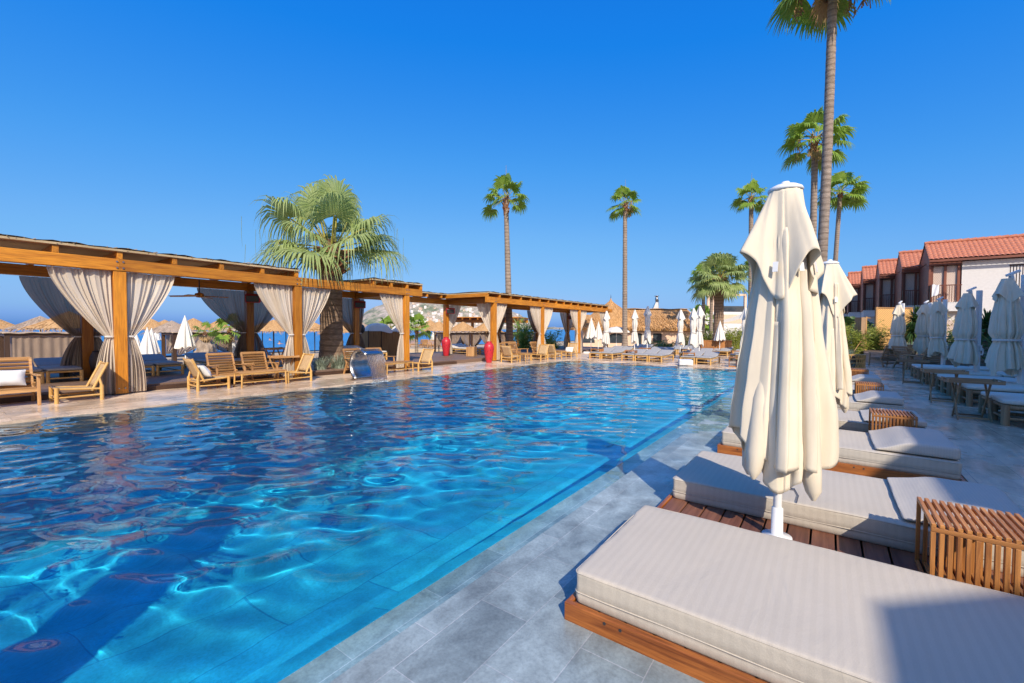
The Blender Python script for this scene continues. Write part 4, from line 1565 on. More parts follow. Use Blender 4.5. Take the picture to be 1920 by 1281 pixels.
# ------------------------------------------------------------------ waterfall spout
wf = thing('fountain', 'polished steel waterfall spout pouring a sheet of water into the pool', 'fountain', (-10.62, 7.55, 0.03))


def arc(i):
    a = R(250) - R(205) * i
    return (0.10 + 0.40 * math.cos(a), 0.44 + 0.43 * math.sin(a))


def spout(i, j):
    x, z = arc(i)
    w = 0.30 + 0.06 * (1 - i)
    return (x, (j - 0.5) * 2 * w, z)


MB().grid(spout, 34, 6).build('body', 'steel', wf).modifiers.new('thick', 'SOLIDIFY').thickness = 0.05
MB().box(-0.16, 0.05, -0.40, 0.40, -0.02, 0.02).build('base', 'steel', wf, bevel=0.005)
mw, nt, bb = new_mat('falling_water')
f_, _ = noise_fac(nt, 9, (1, 3.0, 0.5), 6, 0.7)
nt.links.new(ramp(nt, f_, [(0.35, (0.75, 0.8, 0.85)), (0.7, (0.95, 0.96, 0.97))]), bb.inputs['Base Color'])
bb.inputs['Roughness'].default_value = 0.06
bb.inputs['Transmission Weight'].default_value = 1.0
bb.inputs['IOR'].default_value = 1.2
bump(nt, bb, f_, 0.9, 0.05)
MT['falling'] = mw
x_e, z_e = arc(1.0)


def fall(i, j):
    vx, t = 0.75, i * 0.36
    x = x_e - 0.03 + vx * t
    z = z_e + 0.01 - 0.5 * 9.8 * t * t * 1.08
    y = (j - 0.5) * (0.58 - 0.10 * i)
    w = 0.012 * i * math.sin(60 * j + 3 * i) + 0.01 * i * math.sin(23 * j + 9 * i)
    return (x + w, y, z)


MB().grid(fall, 26, 60).build('water_sheet', 'falling', wf).modifiers.new('thick', 'SOLIDIFY').thickness = 0.008
mf = M('white_foam', (0.85, 0.87, 0.88), (0.7, 0.75, 0.78), 20, rough=0.6)
MT['foam'] = mf
fb = MB()
rf = random.Random(2)
for k in range(170):
    y = rf.uniform(-0.30, 0.30)
    d = abs(rf.gauss(0, 0.09))
    x = x_e + 0.245 + rf.gauss(0, 0.07)
    z = -0.03 + rf.random() ** 3 * 0.10 * max(0.1, 1 - d * 4)
    r = rf.uniform(0.004, 0.011)
    fb.lathe([(0, -r), (r, 0), (0, r)], 5, (x, y, z))
fb.build('splash', 'foam', wf)

# ------------------------------------------------------------------ reed booth and what stands by it
bt = thing('reed_booth', 'reed-clad bar booth standing on the deck behind the third post', 'booth', (-17.0, 12.2, 0.17))
MB().box(-0.9, 0.0, 0.72, 2.2, 0.0, 1.16).build('counter', 'reed_screen', bt, bevel=0.01)
MB().box(-0.9, 0.02, 0.0, 0.71, 0.0, 1.18).build('counter', 'reed_screen', bt, bevel=0.01)
for y in (0.0, 0.71, 2.2):
    MB().tube([(0.03, y, 0), (0.03, y, 1.2)], 0.022, 8).build('post', 'dark_z', bt)


def cover_shape(sx, sy, h, ph):
    def f(b):
        def g_(i, j):
            a = 2 * PI * i
            r = (j * 1.0)
            x = sx * r * math.cos(a) * (1 + 0.1 * math.sin(3 * a + ph))
            y = sy * r * math.sin(a) * (1 + 0.06 * math.sin(5 * a))
            z = h * (1 - r ** 2.4) - 0.14 * max(0, r - 0.7) * (2 + math.sin(5 * a + ph)) + 0.03 * math.sin(4 * a + 8 * r + ph) * r
            return (x, y, z)
        b.grid(g_, 40, 14, True, True)
    return f


one('dust_cover', cover_shape(0.5, 0.85, 0.34, 0.4), 'white_canvas', 'crumpled white dust cover over the middle of the reed booth', 'cover', (-17.4, 13.05, 1.38), group='white covers on the reed booth')
one('dust_cover', cover_shape(0.5, 0.55, 0.36, 2.0), 'white_canvas', 'crumpled white dust cover sagging off the right end of the booth', 'cover', (-17.25, 14.35, 1.36), group='white covers on the reed booth')
pfan = thing('pedestal_fan', 'black pedestal fan beside the left end of the reed booth', 'fan', (-16.9, 11.75, 0.17), 0.4)
MB().lathe([(0.0, 0), (0.2, 0), (0.2, 0.03), (0.03, 0.05), (0.02, 1.15)], 16).build('stand', 'black', pfan)
MB().lathe([(0.03, -0.09), (0.14, -0.06), (0.21, 0.0), (0.18, 0.05), (0.0, 0.07)], 20).xf(Matrix.Translation((0.05, 0, 1.28)) @ Matrix.Rotation(PI / 2, 4, 'Y')).build('head', 'black', pfan)
MB().tube([(0, 0, 1.15), (-0.12, 0, 1.27)], 0.05, 8).build('motor', 'black', pfan)

# ------------------------------------------------------------------ beach
SZ = -1.0


def make_parasol(m, rr_seed):
    def fn():
        rr = random.Random(rr_seed)
        t = thing('thatched_parasol', 'x', 'parasol')
        MB().tube([(0, 0, 0), (0, 0, 2.9)], 0.05, 8).build('pole', 'dark_metal', t)
        b = MB()
        n = 40
        prof = [(0.03, 3.14), (0.2, 3.02), (0.6, 2.78), (1.1, 2.50), (1.62, 2.26)]
        b.lathe(prof, n, wob=lambda a, z: 1 + 0.02 * math.sin(9 * a) + 0.012 * math.sin(23 * a + 4 * z))
        b.lathe([(1.62, 2.24), (1.0, 2.46), (0.3, 2.80)], n)
        for k in range(420):
            a = rr.uniform(0, 2 * PI)
            r0 = rr.uniform(0.1, 1.6) ** 1.0
            L = rr.uniform(0.2, 0.45)
            def zz(r):
                for (ra, za), (rb, zb) in zip(prof, prof[1:]):
                    if ra <= r <= rb:
                        return za + (zb - za) * (r - ra) / (rb - ra)
                return 2.26 - (r - 1.62) * 0.75
            r1 = r0 + L
            a1 = a + rr.uniform(-0.06, 0.06)
            b.bar((r0 * math.cos(a), r0 * math.sin(a), zz(r0) + 0.015), (r1 * math.cos(a1), r1 * math.sin(a1), zz(r1) + rr.uniform(0.0, 0.05) - 0.02), 0.028, 0.012)
        b.build('thatch', m, t)
        f = MB()
        for k in range(8):
            a = k * PI / 4
            f.tube([(0.05 * math.cos(a), 0.05 * math.sin(a), 2.75), (1.5 * math.cos(a), 1.5 * math.sin(a), 2.22)], 0.02, 5)
        f.build('ribs', 'dark_x', t)
        return t
    return fn


par = Maker(make_parasol('straw', 1))
parg = Maker(make_parasol('straw_old', 2))
GP = 'straw parasols on the beach'
for px, D, s, old, lb in ((-16, 30, 1.0, 0, 'straw parasol cut by the left edge'), (76, 29, 1.0, 1, 'grey weathered straw parasol left, behind a tan one'),
                          (130, 24, 1.05, 0, 'largest tan straw parasol, left of the nearest post'), (283, 36, 1.0, 0, 'straw parasol right of the nearest post'),
                          (309, 42, 1.0, 0, 'straw parasol overlapping behind the one right of the nearest post'), (322, 31, 0.93, 1, 'low grey straw parasol behind the folded beach umbrellas'),
                          (363, 33, 1.0, 0, 'straw parasol behind the tall folded white umbrella'), (408, 44, 1.0, 0, 'small straw parasol right of the rock'),
                          (447, 38, 0.95, 1, 'grey straw parasol seen through the shaded curtain'), (513, 33, 0.98, 0, 'pale straw parasol left of the second orange post'),
                          (492, 45, 0.95, 0, 'straw parasol behind the back post with speaker'), (536, 40, 0.95, 1, 'grey straw parasol just behind the pale one'),
                          (590, 42, 0.95, 0, 'straw parasol between the second post and the palm'), (629, 32, 1.05, 0, 'straw parasol right of the palm trunk'),
                          (634, 37, 0.93, 0, 'lower straw parasol right of the palm trunk'), (676, 40, 0.98, 1, 'grey straw parasol behind the pedestal fan'),
                          (806, 50, 1.1, 0, 'straw parasol behind and left of the one near the far vase'), (823, 40, 1.0, 0, 'straw parasol left of the bright red speaker post'),
                          (868, 41, 1.0, 0, 'straw parasol right of the far vase, in front of the beach pergola'), (911, 42, 1.0, 0, 'straw parasol beside the curtain at the nearer vase')):
    p = far(px, D)
    (parg if old else par)(lb, (p.x, p.y, SZ), rng.uniform(0, 6), s, group=GP)


def grey_drape(b, y0, y1, side, top, low, x):
    """voile pulled toward one corner"""
    def fn(i, j):
        y_top = y0 + (y1 - y0) * i
        yc = y0 if side < 0 else y1
        k = 1 - j ** 1.7
        y = yc + (y_top - yc) * (k + 0.10 * (1 - k))
        z = top + (low - top) * j - 0.1 * abs(y_top - yc) * j * (1 - j)
        return (x + 0.03 * math.sin(34 * i) * (0.4 + j), y, z)
    b.grid(fn, 50, 16)


def make_cabana(kind):
    def fn():
        t = thing('beach_cabana', 'x', 'cabana')
        L, Dp, H = 2.5, 2.0, 2.15
        for y in (0.05, L - 0.05):
            for x in (-0.05, -Dp + 0.05):
                MB().box(x - 0.06, x + 0.06, y - 0.06, y + 0.06, 0, H).build('post', 'dark_z', t)
        f = MB()
        for x in (-0.05, -Dp + 0.05):
            f.box(x - 0.05, x + 0.055, 0.112, L - 0.112, H - 0.16, H - 0.003)
        for y in (0.05, L - 0.05):
            f.box(-Dp + 0.112, -0.112, y - 0.05, y + 0.05, H - 0.16, H - 0.004)
        f.build('frame', 'dark_y', t)
        MB().grid(lambda i, j: (-Dp - 0.1 + (Dp + 0.2) * i, -0.06 + (L + 0.12) * j, H + 0.03 + 0.02 * math.sin(31 * j) + 0.015 * math.sin(17 * i + 11 * j)), 8, 30).build('reed_roof', 'straw_old', t).modifiers.new('thick', 'SOLIDIFY').thickness = 0.05
        c = MB()
        if kind == 'closed':
            c.grid(lambda i, j: (-0.07 + 0.035 * math.sin(70 * i + 2 * math.sin(9 * i)) * (0.5 + 0.5 * j), 0.16 + (L - 0.35) * i, H - 0.18 - 1.55 * j), 130, 10)
        else:
            grey_drape(c, 0.13, L / 2, -1, H - 0.17, 0.85, -0.06)
            grey_drape(c, L / 2, L - 0.13, 1, H - 0.17, 0.85, -0.06)
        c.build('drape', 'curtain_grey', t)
        c2 = MB()
        if kind != 'closed':
            grey_drape(c2, 0.13, L / 2, -1, H - 0.17, 0.85, -Dp + 0.06)
            grey_drape(c2, L / 2, L - 0.13, 1, H - 0.17, 0.85, -Dp + 0.06)
        else:
            c2.grid(lambda i, j: (-Dp + 0.07 + 0.03 * math.sin(60 * i), 0.16 + (L - 0.35) * i, H - 0.18 - 1.5 * j), 90, 6)
        c2.build('drape', 'curtain_grey', t)
        return t
    return fn


cab_c, cab_o = Maker(make_cabana('closed')), Maker(make_cabana('open'))
GCa = 'dark timber beach cabanas with voile'
cab_c('dark beach cabana with closed grey voile at the left edge', (-30.0, 2.4, SZ), 0, (1, 1.4, 1.0), group=GCa)
cab_o('dark beach cabana with parted voile right of the nearest post', (-30.2, 8.7, SZ), 0, (1, 1.45, 1.0), group=GCa)
for k in range(5):
    cab_o(('first', 'second', 'third', 'fourth', 'fifth')[k] + ' cabana from the left in the row of dark cabanas behind the red vases', (-26.0, 26.9 + 2.72 * k, SZ), 0, group=GCa)


def folded_small(b, h=1.35, top=2.3, r=0.26, seed=0):
    rr = random.Random(seed)
    p0 = rr.uniform(0, 6)
    def fn(i, j):
        a = 2 * PI * i
        q = 0.02 + r * j ** 0.85
        q *= 1 + 0.20 * math.sin(8 * a + p0) * min(1, j * 2)
        z = top - h * j + (0.05 * math.cos(8 * a + p0) * (j > 0.99))
        return (q * math.cos(a), q * math.sin(a), z)
    b.grid(fn, 96, 14, True, True)


def make_small_umbrella(r=0.28, h=1.2, top=2.15):
    def fn():
        t = thing('folded_beach_umbrella', 'x', 'umbrella')
        MB().tube([(0, 0, 0), (0, 0, top + 0.04)], 0.02, 7).build('pole', 'white_paint', t)
        b = MB()
        folded_small(b, h, top, r, 3)
        b.build('canopy', 'white_canvas', t)
        return t
    return fn


sumb = Maker(make_small_umbrella())
GU = 'small folded white umbrellas'
for px, D, z, s, lb in ((255, 21, SZ, 1.0, 'folded white beach umbrella, nearest to the orange post of three'), (276, 20, SZ, 1.12, 'folded white beach umbrella, widest of the three by the nearest post'),
                        (284, 23.5, SZ, 1.1, 'folded white beach umbrella, rightmost of the three by the nearest post'), (325, 34, SZ, 1.1, 'folded white beach umbrella left of the tall folded one'),
                        (347, 24, SZ, 1.42, 'tall folded white umbrella behind the open-fronted cabana'),
                        (294, 45, SZ, 1.1, 'distant folded white umbrella above the first cabana corner'),
                        (812, 55, SZ, 1.0, 'distant folded white umbrella on the sand left of the far vase'), (823, 58, SZ, 1.0, 'distant folded white umbrella on the sand behind the far vase'),
                        (1063, 50, SZ, 1.0, 'distant folded white umbrella seen between far curtains'),
                        (1108.5, 26.5, 0.03, 1.0, 'folded cream parasol on a white base, left of the open white one'), (1122, 27.5, 0.03, 0.9, 'folded cream parasol just behind its twin on the white base'),
                        (1350, 26, 0.03, 0.93, 'folded small white umbrella in front of the squat palm')):
    p = far(px, D)
    sumb(lb, (p.x, p.y, z), 0.3, s, group=GU)
p = far(1112, 26.6)
one('umbrella_base', lambda b: b.box(-0.55, 0.55, -0.16, 0.16, 0, 0.10), 'white_concrete', 'long white slab base under the folded cream parasols', 'base', (p.x, p.y, 0.03), R(20), 0.01)
# open white umbrella
p = far(1156, 36)
ou = thing('open_umbrella', 'open white umbrella by the arched wall', 'umbrella', (p.x, p.y, 0.0))
MB().tube([(0, 0, 0), (0, 0, 1.68)], 0.025, 8).build('pole', 'white_paint', ou)
MB().lathe([(0.0, 1.74), (0.5, 1.66), (0.85, 1.52), (1.12, 1.34), (1.12, 1.26)], 8, wob=lambda a, z: 1.0, smooth=False).build('canopy', 'white_canvas', ou).modifiers.new('thick', 'SOLIDIFY').thickness = 0.01
MB().lathe([(0, 0), (0.3, 0), (0.3, 0.08), (0, 0.09)], 16).build('base', 'white_concrete', ou)

# rock sculpture with a little palm on it, sign, rope fence
def rock_fn(sc, seed):
    def f(b):
        def g_(i, j):
            a, th = 2 * PI * i, PI * j
            d = Vector((math.sin(th) * math.cos(a), math.sin(th) * math.sin(a), math.cos(th)))
            n = mnoise.fractal(d * 1.6 + Vector((seed, 0, 0)), 0.8, 2.1, 5)
            q = 1 + 0.42 * n
            return (d.x * q * sc[0], d.y * q * sc[1], d.z * q * sc[2] + sc[2] * 0.9)
        b.grid(g_, 48, 28, True, True)
    return f


p = far(384, 24)
one('rock', rock_fn((0.5, 0.5, 0.95), 2), 'rock', 'pale rugged upright rock on the beach behind the open cabana', 'rock', (p.x, p.y, SZ))
palm('scrubby little palm growing on top of the beach rock', (p.x, p.y, SZ + 1.7), 0.45, 0.07, 0.06, 0.62, 8, 12, seed=61, lw=0.6, dry=7, boot=(0.15, 0.1), elmin=-10, name='small_palm')
p = far(432, 26)
palm('young palm leaning behind the back curtain, right of the beach rock', (p.x, p.y, SZ), 2.3, 0.10, 0.08, 1.0, 12, 16, (-0.1, 0), seed=62, boot=(0.2, 0.14), dry=3, name='small_palm')
p = far(781, 30)
palm('small green palm on the sand behind the booth', (p.x, p.y, -0.6), 2.0, 0.11, 0.10, 1.05, 18, 22, seed=63, boot=(0.3, 0.16), leaf='leaf_palm', name='small_palm')
p = far(731, 27)
palm('small palm top showing above the reed booth', (p.x, p.y, -0.6), 2.0, 0.10, 0.09, 0.95, 16, 20, seed=64, boot=(0.3, 0.16), name='small_palm')
p = far(442, 27)
sg = thing('notice_board', 'small white notice board on the beach by the rope fence', 'sign', (p.x, p.y, SZ), R(36))
MB().box(-0.22, 0.22, -0.015, 0.015, 0.85, 1.5).build('board', 'white_paint', sg)
lg = MB()
for r_ in range(6):
    wv = 0.05
    lg.box(-0.16, 0.16 - 0.05 * (r_ % 3), -0.021, -0.016, 1.40 - 0.085 * r_, 1.43 - 0.085 * r_)
lg.build('lettering', M('faded_grey_print', (0.35, 0.35, 0.4), None, 9), sg)
MB().box(-0.03, 0.03, -0.012, 0.012, 0, 0.849).build('post', 'white_paint', sg)
rp = thing('rope_fence', 'white rope fence posts at the edge of the beach', 'fence', (0, 0, 0))
prev = None
for px, D in ((440, 34), (452, 33), (459, 31)):
    q = far(px, D)
    MB().tube([(q.x, q.y, SZ), (q.x, q.y, SZ + 1.25)], 0.05, 8).build('post', 'white_paint', rp)
    if prev is not None:
        for z in (1.1, 0.6):
            pts = []
            for k in range(9):
                u = k / 8
                w = prev.lerp(q, u)
                pts.append((w.x, w.y, SZ + z - 0.12 * math.sin(PI * u)))
            MB().tube(pts, 0.02, 5).build('rope', 'white_paint', rp)
    prev = q
# beach chairs
bch = Maker(make_slat_chair(0.7, 'pale'))
for k, (px, D) in enumerate(((748, 50), (776, 49), (792, 48), (800, 47.5), (809, 47), (818, 46.5), (862, 34), (872, 33))):
    q = far(px, D)
    bch(('first', 'second', 'third', 'fourth', 'fifth', 'sixth', 'seventh', 'eighth')[k] + ' wooden beach chair from the left, on the sand past the booth', (q.x, q.y, SZ + 0.35 * (k < 6)), R(200 + 25 * (k % 3)), 1.15, group='wooden chairs on the sand')
one('sand_terrace', lambda b: b.box(-9, 9, -5, 5, -0.4, 0.35), 'sand', 'low raised sand terrace under the beach chairs', 'terrace', (far(800, 50).x, far(800, 50).y, SZ), R(36), 0.05)
# two bathers far out
for k, (px, py) in enumerate(((506, 638), (524, 645))):
    q = at(px, py, -1.1)
    b = MB()
    b.lathe([(0.0, -0.5), (0.2, -0.45), (0.24, -0.1), (0.22, 0.08), (0.09, 0.16), (0.075, 0.22), (0.10, 0.27), (0.125, 0.36), (0.11, 0.46), (0.05, 0.51), (0.0, 0.515)], 14)
    for s in (-1, 1):
        b.tube([(0.2 * s, 0, 0.06), (0.34 * s, 0.08, -0.02), (0.42 * s, 0.3, 0.0)], [0.07, 0.055, 0.04], 8)
    o = b.build('person', 'skin', None, (q.x, q.y, -1.1), 0.6 * k)
    tag(o, ('bather shoulder-deep in the sea, farther out of two', 'bather shoulder-deep in the sea, nearer the shore of two')[k], 'person', 'bathers in the sea')
    h = MB().lathe([(0.13, 0.38), (0.128, 0.46), (0.09, 0.52), (0.0, 0.54)], 14)
    h.build('hair', 'black', o)
# beach pergola in orange timber
q = far(905, 44)
bp = thing('beach_pergola', 'orange timber pergola out on the beach, above the straw parasols', 'pergola', (q.x, q.y, SZ), R(20))
for x in (-1.6, 0.9, 3.4):
    for y in (-1.3, 1.3):
        MB().box(x - 0.12, x + 0.12, y - 0.12, y + 0.12, 0, 3.1).build('post', 'pergola_z', bp)
for y in (-1.3, 1.3):
    MB().box(-2.4, 4.4, y - 0.07, y + 0.07, 3.103, 3.38).build('beam', 'pergola_x', bp)
for k in range(9):
    x = -2.2 + 0.8 * k
    MB().box(x - 0.05, x + 0.05, -2.0, 2.0, 3.384, 3.56).build('rafter', 'pergola_y', bp)
MB().box(-2.4, 4.4, -2.1, 2.1, 3.563, 3.62).build('roof', 'pergola_x', bp)


# ------------------------------------------------------------------ plants
def blades(b, n, h, spread, w, rr, droop=0.4, lean=1.0):
    """grass-like tuft"""
    for k in range(n):
        az = rr.uniform(0, 2 * PI)
        L = h * rr.uniform(0.6, 1.1)
        out = spread * rr.uniform(0.2, 1.0)
        x0, y0 = rr.uniform(-0.3, 0.3) * spread, rr.uniform(-0.3, 0.3) * spread
        c, s = math.cos(az), math.sin(az)
        v, f = [], []
        for q in range(5):
            t = q / 4
            r_ = out * t ** 1.5
            z = L * (t - droop * 0.5 * t ** 3)
            ww = w * (1 - t) ** 0.7 * 0.5 + 0.0005
            v += [(x0 + c * r_ - s * ww, y0 + s * r_ + c * ww, z), (x0 + c * r_ + s * ww, y0 + s * r_ - c * ww, z)]
        for q in range(4):
            f.append((2 * q, 2 * q + 1, 2 * q + 3, 2 * q + 2))
        b.add(v, f)


def make_tuft(m, n, h, sp, w, seed, droop=0.4):
    def fn():
        b = MB()
        blades(b, n, h, sp, w, random.Random(seed), droop)
        return tag(b.build('grass_tuft', m), 'x', 'grass')
    return fn


tuft = Maker(make_tuft('leaf_grey', 150, 0.62, 0.55, 0.022, 4, 0.5))
GG = 'blue-grey grass tufts'
for x, y, s, lb in ((-13.0, 7.55, 0.9, 'grey-green grass tuft left of the big palm trunk'), (-12.95, 8.15, 1.0, 'grey-green grass tuft at the foot of the big palm'),
                    (-12.95, 8.75, 1.1, 'tallest grey-green grass tuft right of the big palm, behind the fountain')):
    tuft(lb, (x, y, 0.16), y, s, group=GG)


def leafy(b, bs, n, h, rad, rr, ls=0.14, lw=0.03, up=0.5, taper=0.6, stems=8):
    """bamboo-like shrub: thin leaning stems carrying narrow leaves in clumps"""
    for k in range(stems):
        az = rr.uniform(0, 2 * PI)
        hh = h * rr.uniform(0.6, 1.05)
        x0, y0 = rr.gauss(0, rad * 0.25), rr.gauss(0, rad * 0.25)
        ox, oy = math.cos(az) * rad * rr.uniform(0.3, 1.0), math.sin(az) * rad * rr.uniform(0.3, 1.0)
        P = lambda t: Vector((x0 + ox * t ** 1.7, y0 + oy * t ** 1.7, hh * t * (1 - 0.12 * t)))
        bs.tube([P(0), P(0.35), P(0.7), P(1.0)], [0.014, 0.011, 0.008, 0.004], 4)
        for q in range(int(n / stems)):
            t = 1 - rr.random() ** 0.8 * 0.92
            c = P(t) + Vector((rr.gauss(0, 1), rr.gauss(0, 1), rr.gauss(0, 0.6))) * (rad * 0.20 * (1.1 - t * taper))
            d = Vector((rr.gauss(0, 1), rr.gauss(0, 1), rr.uniform(-0.5, up) + 0.1)).normalized()
            s = d.cross(Vector((rr.gauss(0, 1), rr.gauss(0, 1), rr.gauss(0, 1)))).normalized()
            L = ls * rr.uniform(0.6, 1.3)
            b.add([c, c + d * L * 0.45 + s * lw * 0.5, c + d * L, c + d * L * 0.45 - s * lw * 0.5], [(0, 1, 2, 3)])


def make_shrub(name, m, n, h, rad, seed, ls=0.14, lw=0.03, stems=10, cat='shrub', up=0.5):
    def fn():
        t = thing(name, 'x', cat)
        b, bs = MB(), MB()
        leafy(b, bs, n, h, rad, random.Random(seed), ls, lw, up, stems=stems)
        b.build('foliage', m, t)
        bs.build('stems', 'stalk', t)
        return t
    return fn


reedp = Maker(make_shrub('giant_reed', 'leaf_reed', 1500, 3.3, 1.0, 6, 0.5, 0.05, 18, 'reeds', 1.2))
q = far(984, 30)
reedp('tall bright green reeds between the far curtains', (q.x, q.y, -0.6), 0, 1.0, group='green reeds behind the far pergola')
q = far(1036, 30.5)
reedp('green reeds behind the far curtains, lower right clump', (q.x, q.y, -0.8), 2.0, 0.78, group='green reeds behind the far pergola')

# ------------------------------------------------------------------ closed parasols
def lerp_prof(prof, z):
    for (za, ra), (zb, rb) in zip(prof, prof[1:]):
        if zb <= z <= za:
            t = (za - z) / (za - zb)
            t = t * t * (3 - 2 * t) * 0.5 + t * 0.5
            return ra + (rb - ra) * t
    return prof[-1][1] if z < prof[-1][0] else prof[0][1]


def fold_fn(rr, n):
    """uneven pleats: ridge angles, each with its own reach, valley depth and lean"""
    ang = sorted((k + rr.uniform(-0.3, 0.3)) * 2 * PI / n for k in range(n))
    reach = [rr.uniform(0.80, 1.14) for _ in range(n)]
    deep = [rr.uniform(0.45, 1.0) for _ in range(n)]
    skew = [rr.uniform(0.65, 1.6) for _ in range(n)]

    def f(a):
        a %= 2 * PI
        aa = a if a >= ang[0] else a + 2 * PI
        for k in range(n):
            a0 = ang[k]
            a1 = ang[(k + 1) % n] + (2 * PI if k == n - 1 else 0)
            if a0 <= aa < a1 or (k == n - 1):
                t = min(1.0, max(0.0, (aa - a0) / (a1 - a0))) ** skew[k]
                m = reach[k] + (reach[(k + 1) % n] - reach[k]) * t
                v = abs(2 * t - 1)            # 1 at ridges, 0 in the valley
                return m, v, deep[k]
    return f


def canopy_lower(b, seed, prof, zt, hem, nfold=9, nu=220, nv=46, hem_amp=0.13, depth=0.42):
    rr = random.Random(seed)
    ff = fold_fn(rr, nfold)
    f2 = fold_fn(rr, int(nfold * 2.3))
    ph = [rr.uniform(0, 6.28) for _ in range(6)]

    def fn(i, j):
        a = 2 * PI * i
        zh = hem + hem_amp * math.sin(2 * a + ph[0]) + hem_amp * 0.7 * math.sin(3 * a + ph[1])
        z = zt + (zh - zt) * j
        tw = a + 0.07 * math.sin(2.0 * z + ph[3]) + 0.015 * math.sin(7 * z + ph[5])
        m, v, d = ff(tw)
        m2, v2, d2 = f2(a + 0.10 * math.sin(1.7 * z + ph[2]))
        k = min(1.0, 0.35 + 0.9 * j)
        q = lerp_prof(prof, z) * (1 + (m - 1) * k)
        q *= 1 - depth * d * k * (1 - v ** 1.2)
        q *= 1 - 0.17 * d2 * (1 - v2) * (1 - 0.4 * j)
        q *= 1 + 0.03 * math.sin(5 * z + 3 * a + ph[4]) * k
        a2 = a + 0.10 * k * math.sin(2 * PI * v) * d          # lets the panels lean over one another
        return (q * math.cos(a2), q * math.sin(a2), z)
    b.grid(fn, nu, nv, True, True)


def canopy_vent(b, seed, zt, r0, r1, zlow, zhigh, phi, nu=200, nv=26, wings=4):
    rr = random.Random(seed)
    ph = [rr.uniform(0, 6.28) for _ in range(4)]
    f2 = fold_fn(rr, 15)

    def fn(i, j):
        a = 2 * PI * i
        w = math.cos(wings * (a - phi))
        ws = 0.5 + 0.5 * w
        zh = zlow + (zhigh - zlow) * (ws ** 1.6) + 0.035 * math.sin(3 * a + ph[0])
        z = zt + (zh - zt) * j
        q = r0 + (r1 - r0) * (j ** 0.95) * (0.52 + 0.62 * ws ** 1.4)
        q *= 1 + 0.09 * j * math.sin(8 * (a - phi) + 1.5)
        m2, v2, d2 = f2(a + 0.1 * math.sin(3 * z))
        q *= 1 - 0.20 * d2 * (1 - v2 ** 1.2) * (0.25 + 0.75 * j)
        return (q * math.cos(a), q * math.sin(a), z)
    b.grid(fn, nu, nv, True, True)


# the two big cream parasols between the pool beds
PROF_A = [(2.2, 0.10), (1.95, 0.165), (1.72, 0.185), (1.45, 0.225), (1.10, 0.27), (0.85, 0.305), (0.6, 0.32), (0.3, 0.305)]


def big_parasol(label, loc, rz, seed, top):
    t = thing('closed_parasol', label, 'parasol', loc, rz, 'closed cream parasols between the pool beds')
    k = top / 2.47
    MB().tube([(0, 0, 0), (0, 0, 2.44 * k)], 0.026, 14).build('pole', 'white_paint', t)
    MB().lathe([(0.0, 2.388), (0.100, 2.388), (0.104, 2.398), (0.098, 2.412), (0.068, 2.430), (0.028, 2.440), (0.022, 2.456), (0.0, 2.460)], 32).xf(Matrix.Scale(k, 4, (0, 0, 1))).build('cap', 'white_paint', t)
    b = MB()
    canopy_vent(b, seed, 2.395 * k, 0.092, 0.255, 1.68 * k, 1.94 * k, R(-54 + 4))
    b.build('vent_flap', 'cream', t).modifiers.new('thick', 'SOLIDIFY').thickness = 0.003
    b = MB()
    canopy_lower(b, seed + 3, PROF_A, 2.12 * k, 0.57, 8, 420, 64, 0.12, 0.50)
    b.build('canopy', 'cream', t).modifiers.new('thick', 'SOLIDIFY').thickness = 0.003
    b = MB()
    canopy_lower(b, seed + 11, [(z_, r_ * 0.80) for z_, r_ in PROF_A], 1.5 * k, 0.45, 7, 300, 40, 0.06, 0.45)
    b.build('inner_folds', 'cream', t).modifiers.new('thick', 'SOLIDIFY').thickness = 0.003
    # rib ends in their cloth pockets hanging below the hem
    for a, zl, rr_ in ((R(150), 0.36, 0.20), (R(-20), 0.32, 0.19), (R(80), 0.44, 0.2), (R(235), 0.42, 0.2)):
        c, s = math.cos(a), math.sin(a)
        MB().tube([(c * 0.12, s * 0.12, 1.25), (c * 0.17, s * 0.17, 0.95), (c * rr_, s * rr_, zl + 0.18), (c * (rr_ + 0.02), s * (rr_ + 0.02), zl + 0.06), (c * (rr_ + 0.022), s * (rr_ + 0.022), zl)],
                  [0.03, 0.055, 0.062, 0.045, 0.012], 14).build('rib_pocket', 'cream', t)
    for a in (R(-54), R(-100), R(-8)):
        c, s = math.cos(a), math.sin(a)
        q = 0.175
        MB().bar((c * q, s * q, 1.84), (c * (q + 0.012), s * (q + 0.012), 1.775), 0.03, 0.006, (c, s, 0)).build('strap', 'white_paint', t)
    MB().lathe([(0.0, 0), (0.09, 0), (0.09, 0.012), (0.036, 0.02), (0.034, 0.2), (0.027, 0.205)], 18).build('base_sleeve', 'white_paint', t)
    MB().tube([(0.03, 0, 0.34), (0.09, 0.02, 0.34), (0.11, 0.03, 0.30), (0.10, 0.03, 0.25)], 0.009, 7).build('crank', 'white_paint', t)
    return t


big_parasol('nearest and largest closed cream parasol, standing between the two front beds', (-0.25, 3.42, 0.10), 0.0, 12, 2.40)
big_parasol('closed cream parasol half hidden right behind the nearest one', (0.0, 7.17, 0.10), 0.6, 40, 2.36)
big_parasol('closed parasol between beds behind the camera, its shadow crossing the pool', (-1.2, -1.75, 0.10), 0.6, 52, 2.46).scale = (1.3, 1.3, 1.42)


